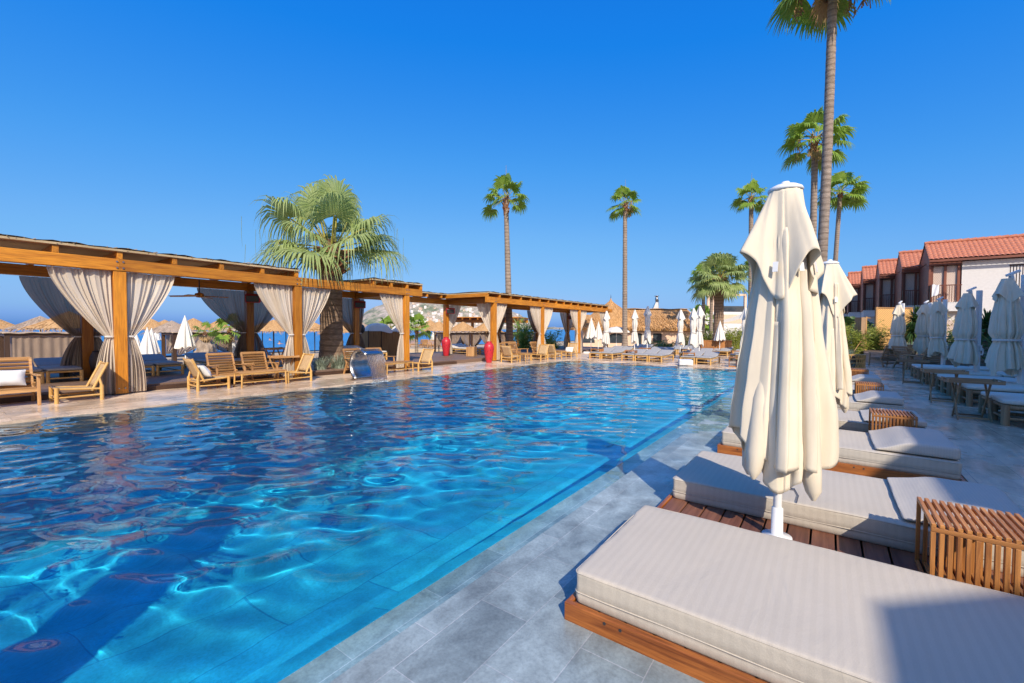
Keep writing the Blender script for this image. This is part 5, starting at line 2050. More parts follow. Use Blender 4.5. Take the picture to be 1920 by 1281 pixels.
def make_far_parasol(seed):
    def fn():
        t = thing('closed_parasol', 'x', 'parasol')
        MB().tube([(0, 0, 0), (0, 0, 2.5)], 0.035, 8).build('pole', 'white_paint', t)
        b = MB()
        canopy_vent(b, seed, 2.56, 0.06, 0.26, 1.95, 2.12, seed, 72, 12)
        prof = [(2.4, 0.10), (2.0, 0.18), (1.75, 0.21), (1.38, 0.145), (1.15, 0.235), (0.85, 0.29), (0.6, 0.30)]
        canopy_lower(b, seed + 5, prof, 2.35, 0.68, 8, 96, 28, 0.10, 0.38)
        b.lathe([(0.07, 2.545), (0.07, 2.57), (0.0, 2.60)], 12)
        b.build('canopy', 'white_canvas', t)
        MB().lathe([(0.158, 1.35), (0.165, 1.38), (0.158, 1.41)], 16).build('tie_band', 'tie', t)
        return t
    return fn


fp = [Maker(make_far_parasol(s)) for s in (3, 8, 15)]
FARP = []
for n, (px, D, s, lb) in enumerate(((1137, 24.5, 1.0, 'closed white parasol at the end of the far pergola'), (1190, 25.5, 1.02, 'closed white parasol in front of the thatched roof, left of two shaded ones'),
                                    (1214, 27, 1.1, 'closed white parasol in front of the restaurant door'), (1276, 23.5, 1.02, 'closed white parasol with its top in shade, right end of the thatched roof'),
                                    (1300, 21.3, 0.98, 'closed white parasol, left of a touching pair'), (1311.5, 22.5, 1.02, 'closed white parasol, right of a touching pair'),
                                    (1397, 20.0, 1.0, 'closed white parasol left beside the nearest cream one, on a white base'), (1413, 24, 1.05, 'closed white parasol partly behind the nearest cream one'))):
    q = far(px, D)
    FARP.append(q)
    fp[n % 3](lb, (q.x, q.y, 0.03), n * 1.1, (s * 0.82, s * 0.82, s * (0.97 + 0.03 * (n % 3))), group='closed white parasols at the far end of the pool')
cbase = Maker(lambda: tag(MB().box(-0.3, 0.3, -0.3, 0.3, 0, 0.26).build('parasol_base', 'white_concrete', bevel=0.03), 'x', 'base'))
for n, (px, D, lb) in enumerate(((1286.5, 18.2, 'white concrete block left of the two-bed group nearest the pool corner'), (1309, 20.6, 'white concrete block under the touching pair of parasols'),
                                 (1397, 17.4, 'white concrete block right of the wooden side box'), (1214, 26.6, 'white concrete block in front of the restaurant door'))):
    q = far(px, D)
    cbase(lb, (q.x, q.y, 0.03), R(20), 0.9, group='white concrete parasol blocks')

# far sunbeds: each one pushed up to its neighbours
GF = 'bamboo sunbeds at the far end of the pool'
rows = [  # x of the left side of the group, y of the front, number
    (-9.2, 20.2, 2, 'leftmost group of the front row'), (-7.35, 19.85, 3, 'middle group of the front row'), (-4.6, 19.7, 2, 'right group of the front row'),
    (-9.9, 23.2, 2, 'left group of the second row'), (-7.6, 23.4, 2, 'second group of the second row'), (-5.6, 23.4, 2, 'third group of the second row'), (-3.2, 23.2, 2, 'right group of the second row'),
    (-10.0, 27.0, 2, 'left group of the back row, by the restaurant'), (-7.4, 27.2, 2, 'middle group of the back row'), (-5.2, 27.0, 2, 'right group of the back row'),
    (-2.3, 20.2, 2, 'group hidden behind the nearest cream parasol')]
for x, y, n, lb in rows:
    for k in range(n):
        bed(('left' if k == 0 else 'right' if k == n - 1 else 'centre') + ' grey-padded sunbed of the ' + lb, (x + 0.655 * k, y, 0.03), -PI / 2, group=GF)


def make_sidebox():
    t = thing('side_box', 'x', 'side table')
    for s in (-1, 1):
        pts = [(-0.22, 0.0), (-0.10, 0.0), (0.0, 0.15), (0.10, 0.0), (0.22, 0.0), (0.22, 0.42), (-0.22, 0.42)]
        n = len(pts)
        v = [(s * 0.20 - 0.013, a, z) for a, z in pts] + [(s * 0.20 + 0.013, a, z) for a, z in pts]
        MB().add(v, [tuple(range(n))[::-1], tuple(range(n, 2 * n))] + [(k, (k + 1) % n, n + (k + 1) % n, n + k) for k in range(n)]).build('side_panel', 'teak_z', t)
    MB().box(-0.186, 0.186, -0.215, 0.215, 0.38, 0.405).build('top', 'teak_y', t)
    return t


sbx = Maker(make_sidebox)
for n, (x, y, lb) in enumerate(((-9.55, 20.6, 'wooden side box left of the front row of far sunbeds'), (-7.65, 20.3, 'wooden side box between the first and middle front groups'), (-4.95, 20.1, 'wooden side box with arched foot between middle and right front groups'),
                                (-8.1, 23.6, 'wooden side box in the second row, left'), (-6.0, 23.8, 'wooden side box in the second row, centre'), (-3.6, 23.8, 'wooden side box in the second row, right'),
                                (-2.75, 20.6, 'wooden side box beside the parasol left of the nearest cream one'), (-5.6, 27.4, 'wooden side box in the back row'), (-3.3, 27.4, 'wooden side box at the right end of the back row'))):
    sbx(lb, (x, y, 0.03), R(8 * (n % 3)), 1.15, group='wooden side boxes among the far sunbeds')
q = far(1378, 17.6)
ob = thing('open_box_table', 'open square wooden box frame by the far pool corner', 'side table', (q.x, q.y, 0.03), R(10))
MB().box(-0.2, 0.2, -0.22, 0.22, 0.36, 0.39).build('top', 'teak_x', ob)
MB().box(-0.2, 0.2, -0.22, 0.22, 0.0, 0.03).build('bottom', 'teak_x', ob)
for s in (-1, 1):
    MB().box(s * 0.185 - 0.015, s * 0.185 + 0.015, -0.22, 0.22, 0.031, 0.359).build('side_panel', 'teak_z', ob)
q = far(1342, 26.5)
cabn = thing('wooden_cabinet', 'low orange-brown wooden cabinet behind the far sunbeds', 'cabinet', (q.x, q.y, 0.03), R(20))
MB().box(-0.85, 0.85, -0.3, 0.3, 0, 0.82).build('body', 'teak_x', cabn, bevel=0.01)
MB().box(-0.88, 0.88, -0.33, 0.33, 0.823, 0.86).build('top', 'teak_x', cabn)
for x in (-0.43, 0.43):
    MB().box(x - 0.38, x + 0.38, -0.318, -0.303, 0.06, 0.76).build('door', 'teak_z', cabn)

# ------------------------------------------------------------------ thatched restaurant
q = far(1200, 46)
rs = thing('restaurant', 'low salmon restaurant with a straw-coloured thatched roof and arched openings', 'restaurant', (q.x, q.y, -1.0), R(36))
WL, WR_, WH = -5.9, 6.2, 2.75
MB().box(WL, WR_, 0.6, 7.0, 0, WH).build('wall', 'salmon', rs)


def arch(b, xc, w, zb, hgt, y, n=14):
    v = [(xc - w / 2, y, zb), (xc + w / 2, y, zb)]
    for k in range(n + 1):
        a = PI * k / n
        v.append((xc + w / 2 * math.cos(a), y, zb + hgt * math.sin(a)))
    m = len(v)
    vv = v + [(p[0], p[1] + 0.25, p[2]) for p in v]
    b.add(vv, [tuple(range(1, m)) + (0,)])


for xc, w in ((-5.3, 1.3), (-2.4, 2.4)):
    b = MB()
    arch(b, xc, w, 1.05, 1.05, 0.59)
    b.build('arched_opening', 'glass', rs)
MB().box(-0.25, 0.35, 0.55, 0.597, 0.0, 2.1).build('door', 'glass', rs)
MB().box(0.42, 0.95, 0.55, 0.597, 0.0, 2.1).build('door', 'white_canvas', rs)
MB().box(1.0, 1.35, 0.55, 0.597, 0.0, 2.1).build('door', 'glass', rs)
MB().box(1.6, 2.5, 0.55, 0.597, 1.15, 2.1).build('window', 'glass', rs)
MB().box(WL - 0.3, WR_ + 0.1, 0.40, 0.59, 2.52, 2.68).build('fascia', 'dark_x', rs)
MB().box(WL + 3, WR_, 0.45, 0.56, 2.33, 2.50).build('lintel', 'pale_x', rs)


def thatch_slab(b, x0, x1, y0, z0, y1, z1, rr, nb):
    """a thatched slope from the eave (y0, z0) up to the ridge (y1, z1)"""
    def fn(i, j):
        x = x0 + (x1 - x0) * i
        t = j
        z = z0 + (z1 - z0) * t + 0.22 * math.sin(PI * t)
        y = y0 + (y1 - y0) * t
        n = mnoise.fractal(Vector((x * 1.2, t * 4, 2)), 0.9, 2, 4)
        return (x, y, z + 0.10 * n)
    b.grid(fn, int((x1 - x0) * 5) + 2, 16)
    b.grid(lambda i, j: (x0 + (x1 - x0) * i, y0 + 0.06 * j + 0.02 * math.sin(50 * i), z0 - 0.28 * j + 0.03 * math.sin(77 * i)), int((x1 - x0) * 6) + 2, 3)
    for k in range(nb):
        i, j = rr.random(), rr.random()
        p = Vector(fn(i, j))
        L = rr.uniform(0.25, 0.5)
        d = Vector((rr.uniform(-0.25, 0.25), y0 - y1, z0 - z1)).normalized()
        b.bar(p + Vector((0, -0.02, 0.03)), p + d * L + Vector((0, -0.05, 0.03)), 0.05, 0.03)


MT['thatch'] = M('restaurant_thatch', (0.60, 0.345, 0.145), (0.36, 0.18, 0.06), 7, (1, 1, 0.5), 0.95, 0.8, detail=10, bdist=0.06)
rr_ = random.Random(9)
b = MB()
thatch_slab(b, -3.2, WR_ + 0.2, -0.1, 2.68, 3.4, 4.75, rr_, 1500)
thatch_slab(b, -7.5, -3.2, -0.1, 2.68, 2.6, 4.1, rr_, 700)
b.build('thatched_roof', 'thatch', rs)
b = MB()
b.grid(lambda i, j: (-3.2 + (WR_ + 3.4) * i, 3.2 + 0.5 * j, 4.72 + 0.20 * math.sin(PI * (0.25 + 0.75 * j)) + 0.03 * math.sin(22 * i)), 60, 6)
b.build('ridge_cap', 'straw', rs)
b = MB()
prof = [(0.0, 6.15), (0.05, 5.95), (0.14, 5.75), (0.4, 5.45), (0.9, 5.08), (1.7, 4.55), (2.6, 3.75), (3.3, 2.95), (3.35, 2.7)]
b.lathe(prof[::-1], 48, (-2.45, 3.0, 0), wob=lambda a, z: 1 + 0.015 * math.sin(17 * a + 3 * z))
for k in range(900):
    a = rr_.uniform(0, 2 * PI)
    u = rr_.random() ** 0.6
    r0 = 0.1 + 3.0 * u
    L = rr_.uniform(0.3, 0.5)
    def zz(r):
        for (ra, za), (rb, zb) in zip(prof, prof[1:]):
            if ra <= r <= rb:
                return za + (zb - za) * (r - ra) / max(1e-6, rb - ra)
        return 2.7
    b.bar((-2.45 + r0 * math.cos(a), 3.0 + r0 * math.sin(a), zz(r0) + 0.03), (-2.45 + (r0 + L * .75) * math.cos(a), 3.0 + (r0 + L * .75) * math.sin(a), zz(min(3.3, r0 + L * 0.75)) + 0.02), 0.05, 0.03)
b.build('conical_roof', 'thatch', rs)
MB().tube([(-2.45, 3.0, 6.0), (-2.45, 3.0, 6.45)], [0.04, 0.01], 6).build('finial', 'dark_metal', rs)
ch = thing('chimney_flue', 'shiny steel kitchen flue rising behind the thatched ridge', 'flue', (far(1228, 52).x, far(1228, 52).y, 2.0))
ch.rotation_euler = (0, 0, R(36))
ch.scale = (0.6, 0.6, 0.62)
b = MB().box(-0.52, 0.52, -0.4, 0.4, 0, 3.3)
b.add([(-0.52, -0.4, 3.3), (0.52, -0.4, 3.3), (0.52, 0.4, 3.3), (-0.52, 0.4, 3.3), (0.02, -0.25, 4.5), (0.5, -0.25, 4.5), (0.5, 0.25, 4.5), (0.02, 0.25, 4.5)], [(0, 1, 5, 4), (1, 2, 6, 5), (2, 3, 7, 6), (3, 0, 4, 7)])
b.build('duct', 'steel', ch)
MB().lathe([(0.26, 4.4), (0.26, 4.75), (0.34, 4.95), (0.34, 5.2), (0.26, 5.4), (0.26, 5.6), (0.46, 5.68), (0.46, 5.74), (0, 5.76)], 20, (0.25, 0, 0)).build('cowl', 'steel', ch)
MB().tube([(0.62, 0, 0), (0.62, 0, 5.0)], 0.05, 8).build('side_pipe', 'dark_metal', ch)

# ------------------------------------------------------------------ white blocks behind the far parasols
q = far(1380, 66)
wb = thing('white_building', 'white building with a roof terrace behind the far parasols', 'building', (q.x, q.y, -1.0), R(36))
MB().box(-9.0, 9.5, 0, 10, 0, 5.3).build('wall', 'stucco', wb)
MB().box(-2.0, 2.0, -0.06, -0.003, 3.6, 4.9).build('panel', 'salmon', wb)
MB().box(-0.9, 1.2, 2, 2.4, 5.3, 8.2).build('pillar', 'salmon', wb).location.x = -2.6
MB().box(-1.0, 2.6, 2, 2.4, 7.9, 8.2).build('terrace_beam', 'salmon', wb)
MB().box(2.3, 2.6, 2, 2.4, 5.3, 7.9).build('terrace_post', 'salmon', wb)
MB().box(-1.0, 2.3, 2.1, 2.16, 5.3, 6.3).build('railing', 'glass', wb)
rb = MB().box(3.6, 8.5, 1.5, 2.0, 5.3, 8.3).build('parapet', M('orange_red_paint', (0.72, 0.16, 0.07), (0.66, 0.14, 0.06), 1, rough=0.8), wb)
MB().box(-7.5, -6.0, -0.05, -0.003, 0.4, 2.6).build('window', 'glass', wb)
MB().box(-5.4, -4.5, -0.05, -0.003, 0.8, 2.4).build('window', 'glass', wb)
MB().box(0.2, 1.4, -0.05, -0.003, 1.2, 2.4).build('window', 'glass', wb)
q = far(1376, 50)
sl = thing('shade_sail', 'tan shade sail stretched in front of the white building', 'sail', (q.x, q.y, 0), R(36))
MB().grid(lambda i, j: (-3.6 + 6.4 * i, 2.4 * j * (1 - 0.3 * i), 2.55 + 1.15 * i - 0.7 * math.sin(PI * i) * (1 - i * 0.3) + 0.2 * j), 20, 8).build('cloth', 'cream', sl)
MB().tube([(2.8, 0, -1), (2.8, 0, 3.8)], 0.06, 8).build('post', 'white_paint', sl)

bush = Maker(make_shrub('bamboo_shrub', 'leaf_bamboo', 1500, 2.0, 0.85, 16, 0.20, 0.035, 14))
bushd = Maker(make_shrub('green_shrub', 'leaf_dark', 1500, 1.4, 1.0, 26, 0.16, 0.05, 14))
bushy = Maker(make_shrub('yellow_shrub', 'leaf_yellow', 700, 2.0, 0.8, 36, 0.14, 0.03, 12))
GBu = 'light green bamboo shrubs'
for px, D, z, s, lb in ((1246, 40, -1, 1.0, 'low green shrub left of the shaded white parasol'), (1256, 38, -0.9, 0.9, 'green shrub under the right half of the thatched eave'), (1228, 41, -1, 0.9, 'dark green shrub by the restaurant window')):
    q = far(px, D)
    bushd(lb, (q.x, q.y, z), px, s * 1.3, group='dark shrubs before the restaurant')
for px, D, z, s, lb in ((1291, 34, -0.3, 1.0, 'bamboo shrub between the shaded parasol and the touching pair'), (1322, 32, 0, 0.95, 'bamboo shrub left of the squat palm'), (1334, 31, 0, 0.9, 'bamboo shrub at the foot of the squat palm'),
                        (1364, 33, 0, 1.0, 'bamboo shrub right of the small folded umbrella'), (1378, 32, 0, 1.1, 'tallest bamboo shrub left of the closed parasol by the cream one'), (1390, 33, 0, 0.9, 'bamboo shrub behind the closed parasol by the cream one')):
    q = far(px, D)
    bush(lb, (q.x, q.y, z), px, s, group=GBu)
for px, D, lb in ((1178, 37, 'low clipped green plant at the foot of the straw-flowered palm, right side'), (1163, 36.5, 'low clipped green plant at the foot of the straw-flowered palm, left side')):
    q = far(px, D)
    bushd(lb, (q.x, q.y, -0.6), px, 0.55, group='dark shrubs before the restaurant')

# ------------------------------------------------------------------ pool beds: platforms, mattresses, cushions, slatted tables
def rounded_rect(x0, x1, y0, y1, r, n=6, m=14):
    pts = []
    for cx, cy, a0 in ((x1 - r, y0 + r, -PI / 2), (x1 - r, y1 - r, 0), (x0 + r, y1 - r, PI / 2), (x0 + r, y0 + r, PI)):
        for k in range(n + 1):
            a = a0 + PI / 2 * k / n
            pts.append((cx + r * math.cos(a), cy + r * math.sin(a)))
    out = []
    for k, p in enumerate(pts):
        q = pts[(k + 1) % len(pts)]
        L = math.hypot(q[0] - p[0], q[1] - p[1])
        s = m if k % (n + 1) == n else 1
        for t in range(s):
            out.append((p[0] + (q[0] - p[0]) * t / s, p[1] + (q[1] - p[1]) * t / s))
    return out


def loft_pad(b, x0, x1, y0, y1, rings, seed=0, dome=0.008, wr=0.003):
    rr = random.Random(seed)
    ph = [rr.uniform(0, 6.28) for _ in range(8)]
    v = []
    n = None
    for ins, z in rings:
        pts = rounded_rect(x0 + ins, x1 - ins, y0 + ins, y1 - ins, max(0.008, 0.03 - ins * 0.3))
        n = len(pts)
        for (x, y) in pts:
            w = wr * (math.sin(13 * x + 9 * y + 30 * z + ph[0]) + math.sin(29 * x - 21 * y + 55 * z + ph[1]) + 0.7 * math.sin(47 * (x + y) + ph[2]))
            cx, cy = (x0 + x1) / 2, (y0 + y1) / 2
            dx, dy = x - cx, y - cy
            ex = 1 - abs(dx) / ((x1 - x0) / 2 + 1e-6)
            ey = 1 - abs(dy) / ((y1 - y0) / 2 + 1e-6)
            e = min(ex, ey)
            zz = z + (dome * min(1, e * 5) + 0.5 * wr * math.sin(5 * x + ph[3]) * math.sin(6 * y + ph[4]) if ins > 0.03 else 0)
            side = 1 if ins < 0.02 else 0
            l = math.hypot(dx, dy)
            if ey < ex:
                y += w * side * (1 if dy > 0 else -1)
            else:
                x += w * side * (1 if dx > 0 else -1)
            v.append((x, y, zz + (w * 0.6 if side else 0)))
    f = []
    for k in range(len(rings) - 1):
        for j in range(n):
            f.append((k * n + j, k * n + (j + 1) % n, (k + 1) * n + (j + 1) % n, (k + 1) * n + j))
    b.add(v, f, True)
    b.add(v[-n:], [tuple(range(n))], True)
    b.add(v[:n], [tuple(range(n))[::-1]])


def make_mattress():
    t = thing('mattress', 'x', 'mattress')
    h = 0.168
    b = MB()
    inner = [(0.03 + 0.055 * k, h) for k in range(9)]
    loft_pad(b, -1.025, 1.05, -0.012, 1.05, [(0.012, 0.0), (0.002, 0.012), (0.001, 0.045), (0.003, 0.060), (0.0, 0.064), (0.0, 0.10), (0.0, 0.14), (0.0, 0.154), (0.004, 0.163), (0.012, h - 0.001)] + inner, 3, 0.004, 0.0024)
    b.build('cover', 'mattress', t)
    p = MB()
    for z, ins, r in ((0.062, -0.0005, 0.0035), (0.160, 0.000, 0.003)):
        pts = rounded_rect(-1.025 + ins, 1.05 - ins, -0.012 + ins, 1.05 - ins, 0.03)
        p.tube([(x, y, z + 0.002 * math.sin(9 * x + 7 * y)) for x, y in pts] + [(pts[0][0], pts[0][1], z)], r, 6, False)
    p.build('piping', 'mattress', t)
    return t


def make_platform(y1):
    def fn():
        t = thing('bed_platform', 'x', 'platform')
        x0, x1, h = -1.06, 1.08, 0.095
        for nm, a in (('front_board', (x0, x1, 0.0, 0.032)), ('back_board', (x0, x1, y1 - 0.032, y1))):
            MB().box(a[0], a[1], a[2], a[3], 0.0, h + 0.012).build(nm, 'plat_x', t, bevel=0.004)
        MB().box(x0, x0 + 0.03, 0.033, y1 - 0.033, 0.0, h + 0.010).build('end_board', 'plat_y', t, bevel=0.004)
        MB().box(x1 - 0.03, x1, 0.033, y1 - 0.033, 0.0, h + 0.010).build('end_board', 'plat_y', t, bevel=0.004)
        n = 15
        for k in range(n):
            xa = x0 + 0.036 + (x1 - x0 - 0.072) * k / n
            xb = x0 + 0.036 + (x1 - x0 - 0.072) * (k + 1) / n - 0.012
            MB().box(xa, xb, 0.034, y1 - 0.034, h - 0.03, h).build('board', 'deckred', t, bevel=0.003)
        s = MB()
        for x in (x0 + 0.22, x0 + 0.30, 0.25, 0.33, x1 - 0.15):
            s.tube([(x, -0.0025, h - 0.012), (x, 0.002, h - 0.012)], 0.008, 8)
        s.build('screws', 'dark_metal', t)
        return t
    return fn


MT['deckred'] = wood('reddish_deck_board', (0.27, 0.115, 0.065), (0.16, 0.062, 0.035), 'y', 0.6)


def make_head():
    def f():
        b = MB()
        loft_pad(b, 0.42, 1.05, 0.03, 1.02, [(0.01, 0.0), (0.002, 0.008), (0.0, 0.03), (0.0, 0.07), (0.003, 0.083), (0.012, 0.092), (0.03, 0.096), (0.07, 0.099), (0.13, 0.101), (0.2, 0.102), (0.28, 0.102)], 11, 0.0, 0.0022)
        def sm(x):
            u = max(0.0, min(1.0, (x - 0.42) / 0.30))
            return 0.16 + 0.84 * u * u * (3 - 2 * u)
        b.v = [(x, y, z * sm(x)) for x, y, z in b.v]
        return tag(b.build('head_cushion', 'head_pad'), 'x', 'cushion')
    return f


def make_table():
    t = thing('slatted_table', 'x', 'side table')
    W, D, H = 0.42, 0.46, 0.40
    n = 13
    xs = [(W - 0.022) * k / (n - 1) for k in range(n)]
    for y0_, y1_ in ((0.0, 0.018), (D - 0.018, D)):
        s = MB()
        for x in xs:
            s.box(x, x + 0.020, y0_, y1_, 0.0, H - 0.045)
        s.build('upright_slats', 'teak_z', t, bevel=0.002, seg=1)
    s = MB()
    for x in xs:
        s.box(x, x + 0.020, 0.0, D, H - 0.02, H)
    s.build('top_slats', 'teak_y', t, bevel=0.002, seg=1)
    s = MB()
    for x in xs:
        s.box(x + 0.001, x + 0.019, 0.02, D - 0.02, 0.0, 0.018)
    s.build('bottom_slats', 'teak_y', t, bevel=0.002, seg=1)
    for y in (0.0, D - 0.02):
        MB().box(0, W, y, y + 0.02, H - 0.0445, H - 0.0205).build('rail', 'teak_x', t, bevel=0.002, seg=1)
    return t


platm = Maker(make_platform(2.86))
matm, headm, tabm = Maker(make_mattress), Maker(make_head()), Maker(make_table)
NTH = ['first', 'second', 'third', 'fourth', 'fifth', 'sixth', 'seventh', 'eighth']
for k in range(4):
    y0 = 1.93 + 3.8 * k
    platm(('nearest orange-brown timber bed platform, bottom right', 'second timber bed platform, its dark front board right of the big parasol', 'third timber bed platform along the pool',
           'farthest timber bed platform along the pool')[k], (0, y0, 0.0), 0, group='timber platforms for pool beds')
    for m_ in range(2):
        i = 2 * k + m_
        y = y0 + 0.05 + m_ * 1.73
        matm(('nearest pale striped mattress filling the bottom right', 'pale mattress just behind the nearest parasol and table', 'third pale mattress from the camera, in the sun right of the parasol',
              'fourth pale mattress, behind the second slatted table')[i] if i < 4 else NTH[i] + ' pale mattress from the camera along the pool', (0, y, 0.097), 0, group='pale striped mattresses on the pool platforms')
        if i > 0:
            headm(('', 'flat grey head cushion at the right edge beside the nearest table', 'large grey head cushion on the third mattress')[i] if i < 3 else 'grey head cushion on the ' + NTH[i] + ' mattress from the camera',
                  (0, y, 0.283), 0.0, (1, 1, 0.75 if m_ else 1.15), group='grey head cushions on the mattresses')
    tabm(('nearest slatted wooden table, cut by the right edge', 'second slatted wooden table from the camera', 'third slatted wooden table from the camera', 'farthest slatted wooden table along the beds')[k],
         (0.46, y0 + 1.185, 0.097), 0, group='slatted wooden tables between the pool beds')

# ------------------------------------------------------------------ right side terrace
MT['pad_white'] = M('off_white_pad', (0.76, 0.68, 0.57), (0.68, 0.60, 0.50), 30, rough=0.85, bmp=0.1, bdist=0.003)
bed_w = Maker(lambda: make_bamboo_bed('pad_white', 0.66, 2.0, False, 0.05, 'dull_z'))
GR = 'bamboo sunbeds in the shade on the right terrace'
for n, y in enumerate((10.05, 10.73, 12.2, 12.88, 13.95, 14.63, 16.0, 16.68, 18.1, 18.78)):
    bed_w(('nearest', 'second', 'third', 'fourth', 'fifth', 'sixth', 'seventh', 'eighth', 'ninth', 'tenth')[n] + ' white-padded sunbed on the shaded right terrace', (2.25, y, 0.03), PI, (1, 1, 1.22), group=GR)
tray_d = Maker(make_tray_table('dull'))
for x, y, rz, lb in ((1.98, 10.47, 0.06, 'folding tray table in the shade, nearest and largest'), (1.97, 12.6, 0.0, 'folding tray table in the shade, middle one'), (1.95, 16.5, -0.08, 'folding tray table in the shade, farthest one')):
    tray_d(lb, (x, y, 0.03), rz, 1.0, group='folding tray tables on the right terrace')
schd = Maker(make_slat_chair(0.7, 'dull'))
for px, D, rz, lb in ((1661, 18.3, R(36) + PI, 'wooden armchair seen from behind, left end of the shaded seating'), (1690, 19.5, R(200), 'wooden armchair with a white pillow beyond the shaded sunbeds'),
                      (1712, 17.2, R(120), 'dark wooden armchair behind the farthest tray table'), (1736, 16.4, R(36) + PI, 'wide slatted chair behind the white-padded sunbeds'),
                      (1775, 18, R(180), 'wooden chair under the middle cantilever parasol')):
    q = far(px, D)
    schd(lb, (q.x, q.y, 0.03), rz, 1.12, group='wooden armchairs on the right terrace')
q = far(1688, 19.0)
p = pillow('white pillow upright in the shaded seating', (q.x, q.y, 0.62), R(36), group=GPW)
p.rotation_euler = (-0.3, 0, R(36))


def make_cantilever(seed, lean):
    def fn():
        t = thing('cantilever_parasol', 'x', 'parasol')
        MB().box(0.28, 0.37, -0.045, 0.045, 0, 2.58).build('mast', 'white_paint', t, bevel=0.008)
        MB().bar((0.325, 0, 1.05), (0.06, 0, 2.60), 0.05, 0.07).build('arm', 'white_paint', t, bevel=0.005)
        MB().bar((-0.02, 0, 2.56), (0.22, 0, 2.66), 0.04, 0.045).build('arm', 'white_paint', t)
        c = MB().box(0.30, 0.36, -0.085, 0.085, 0.98, 1.12)
        c.tube([(0.37, -0.02, 1.05), (0.44, -0.02, 1.03), (0.46, -0.02, 0.93), (0.44, -0.02, 0.86), (0.38, -0.02, 0.88)], 0.018, 7)
        c.build('crank', 'white_paint', t)
        b = MB()
        canopy_vent(b, seed, 2.5, 0.085, 0.23, 2.05, 2.16, seed, 80, 12)
        prof = [(2.45, 0.09), (2.1, 0.17), (1.7, 0.235), (1.42, 0.26), (1.26, 0.19), (1.05, 0.27), (0.75, 0.32), (0.5, 0.30)]
        canopy_lower(b, seed + 5, prof, 2.45, 0.66, 9, 150, 40, 0.09, 0.40)
        sh = Matrix.Identity(4)
        sh[0][2] = lean
        b.xf(Matrix.Translation((-lean * 2.5, 0, 0)) @ sh)
        b.build('canopy', 'cream', t)
        MB().lathe([(0.205, 1.25), (0.212, 1.27), (0.205, 1.29)], 20, (-lean * 1.24, 0, 0)).build('tie_band', 'tie', t)
        MB().box(0.0, 0.62, -0.32, 0.32, 0, 0.10).build('base', 'white_concrete', t, bevel=0.02)
        return t
    return fn


cp = [Maker(make_cantilever(s, l)) for s, l in ((5, -0.03), (17, 0.02), (29, -0.05))]
for n, (px, D, s, lb) in enumerate(((1885, 9.0, 1.03, 'nearest shaded cantilever parasol at the right edge'), (1812, 11.6, 1.0, 'shaded cantilever parasol left of the dragon tree'),
                                    (1756, 14.9, 1.0, 'third shaded cantilever parasol from the right'), (1732, 17.4, 1.02, 'shaded cantilever parasol close behind the third'),
                                    (1684, 17.8, 1.02, 'leftmost cantilever parasol, its top in the sun'))):
    q = far(px, D)
    cp[n % 3](lb, (q.x, q.y, 0.03), R(30 + 8 * n), s, group='closed cantilever parasols on the right terrace')

# planting, low wall, planter
def wall_poly(name, label, pts, h, th, m, z=0.0, cap=None):
    t = thing(name, label, 'wall', (0, 0, z))
    def mk(nm, w, z0, z1, mm):
        v, f = [], []
        n = len(pts)
        for k, p in enumerate(pts):
            a = Vector(pts[max(0, k - 1)])
            c = Vector(pts[min(n - 1, k + 1)])
            d = (c - a).normalized()
            s = Vector((-d.y, d.x))
            for sg in (-1, 1):
                for zz in (z0, z1):
                    v.append((p[0] + s.x * sg * w / 2, p[1] + s.y * sg * w / 2, zz))
        for k in range(n - 1):
            o = 4 * k
            f += [(o, o + 4, o + 5, o + 1), (o + 2, o + 3, o + 7, o + 6), (o + 1, o + 5, o + 7, o + 3), (o, o + 2, o + 6, o + 4)]
        f += [(0, 1, 3, 2), (4 * n - 4, 4 * n - 2, 4 * n - 1, 4 * n - 3)]
        MB().add(v, f).build(nm, mm, t)
    mk('masonry', th, 0, h, m)
    mk('coping', th + 0.06, h + 0.002, h + 0.05, cap or m)
    return t


bedpts = [(1.5, 26.5), (2.3, 25.6), (3.4, 25.0), (4.4, 23.6), (4.8, 21.5), (4.85, 18.0), (4.9, 13.5), (5.1, 10.0)]
wall_poly('planter_wall', 'low curved pink stone planter wall behind the shaded terrace', bedpts, 0.42, 0.25, 'stone', 0.03)
structure(MB().add([(1.6, 26.8, 0.4), (2.4, 25.8, 0.4), (3.5, 25.2, 0.4), (4.5, 23.7, 0.4), (4.95, 21.5, 0.4), (5.0, 10, 0.4), (14, 10, 0.4), (14, 36, 0.4), (1.6, 36, 0.4)], [tuple(range(9))]).build('planting_bed', 'soil'))
q = far(1584, 17.6)
pt_ = thing('woven_planter', 'long low woven cane planter behind the second cream parasol', 'planter', (q.x, q.y, 0.03), R(36))
b = MB()
for k in range(44):
    a = 2 * PI * k / 44
    c, s = math.cos(a), math.sin(a)
    sx, sy = math.copysign(abs(c) ** 0.5, c) * 0.72, math.copysign(abs(s) ** 0.5, s) * 0.32
    for d in (-0.06, 0.06):
        b.bar((sx - d * s, sy + d * c, 0.0), (sx + d * s, sy - d * c, 0.52), 0.03, 0.02)
for z in (0.03, 0.2, 0.36, 0.52):
    b.tube([(math.copysign(abs(math.cos(2 * PI * k / 40)) ** 0.5, math.cos(2 * PI * k / 40)) * 0.73, math.copysign(abs(math.sin(2 * PI * k / 40)) ** 0.5, math.sin(2 * PI * k / 40)) * 0.33, z) for k in range(41)], 0.022, 6)
b.build('cane', 'bamboo', pt_)
MB().box(-0.6, 0.6, -0.24, 0.24, 0.02, 0.44).build('soil', 'soil', pt_)
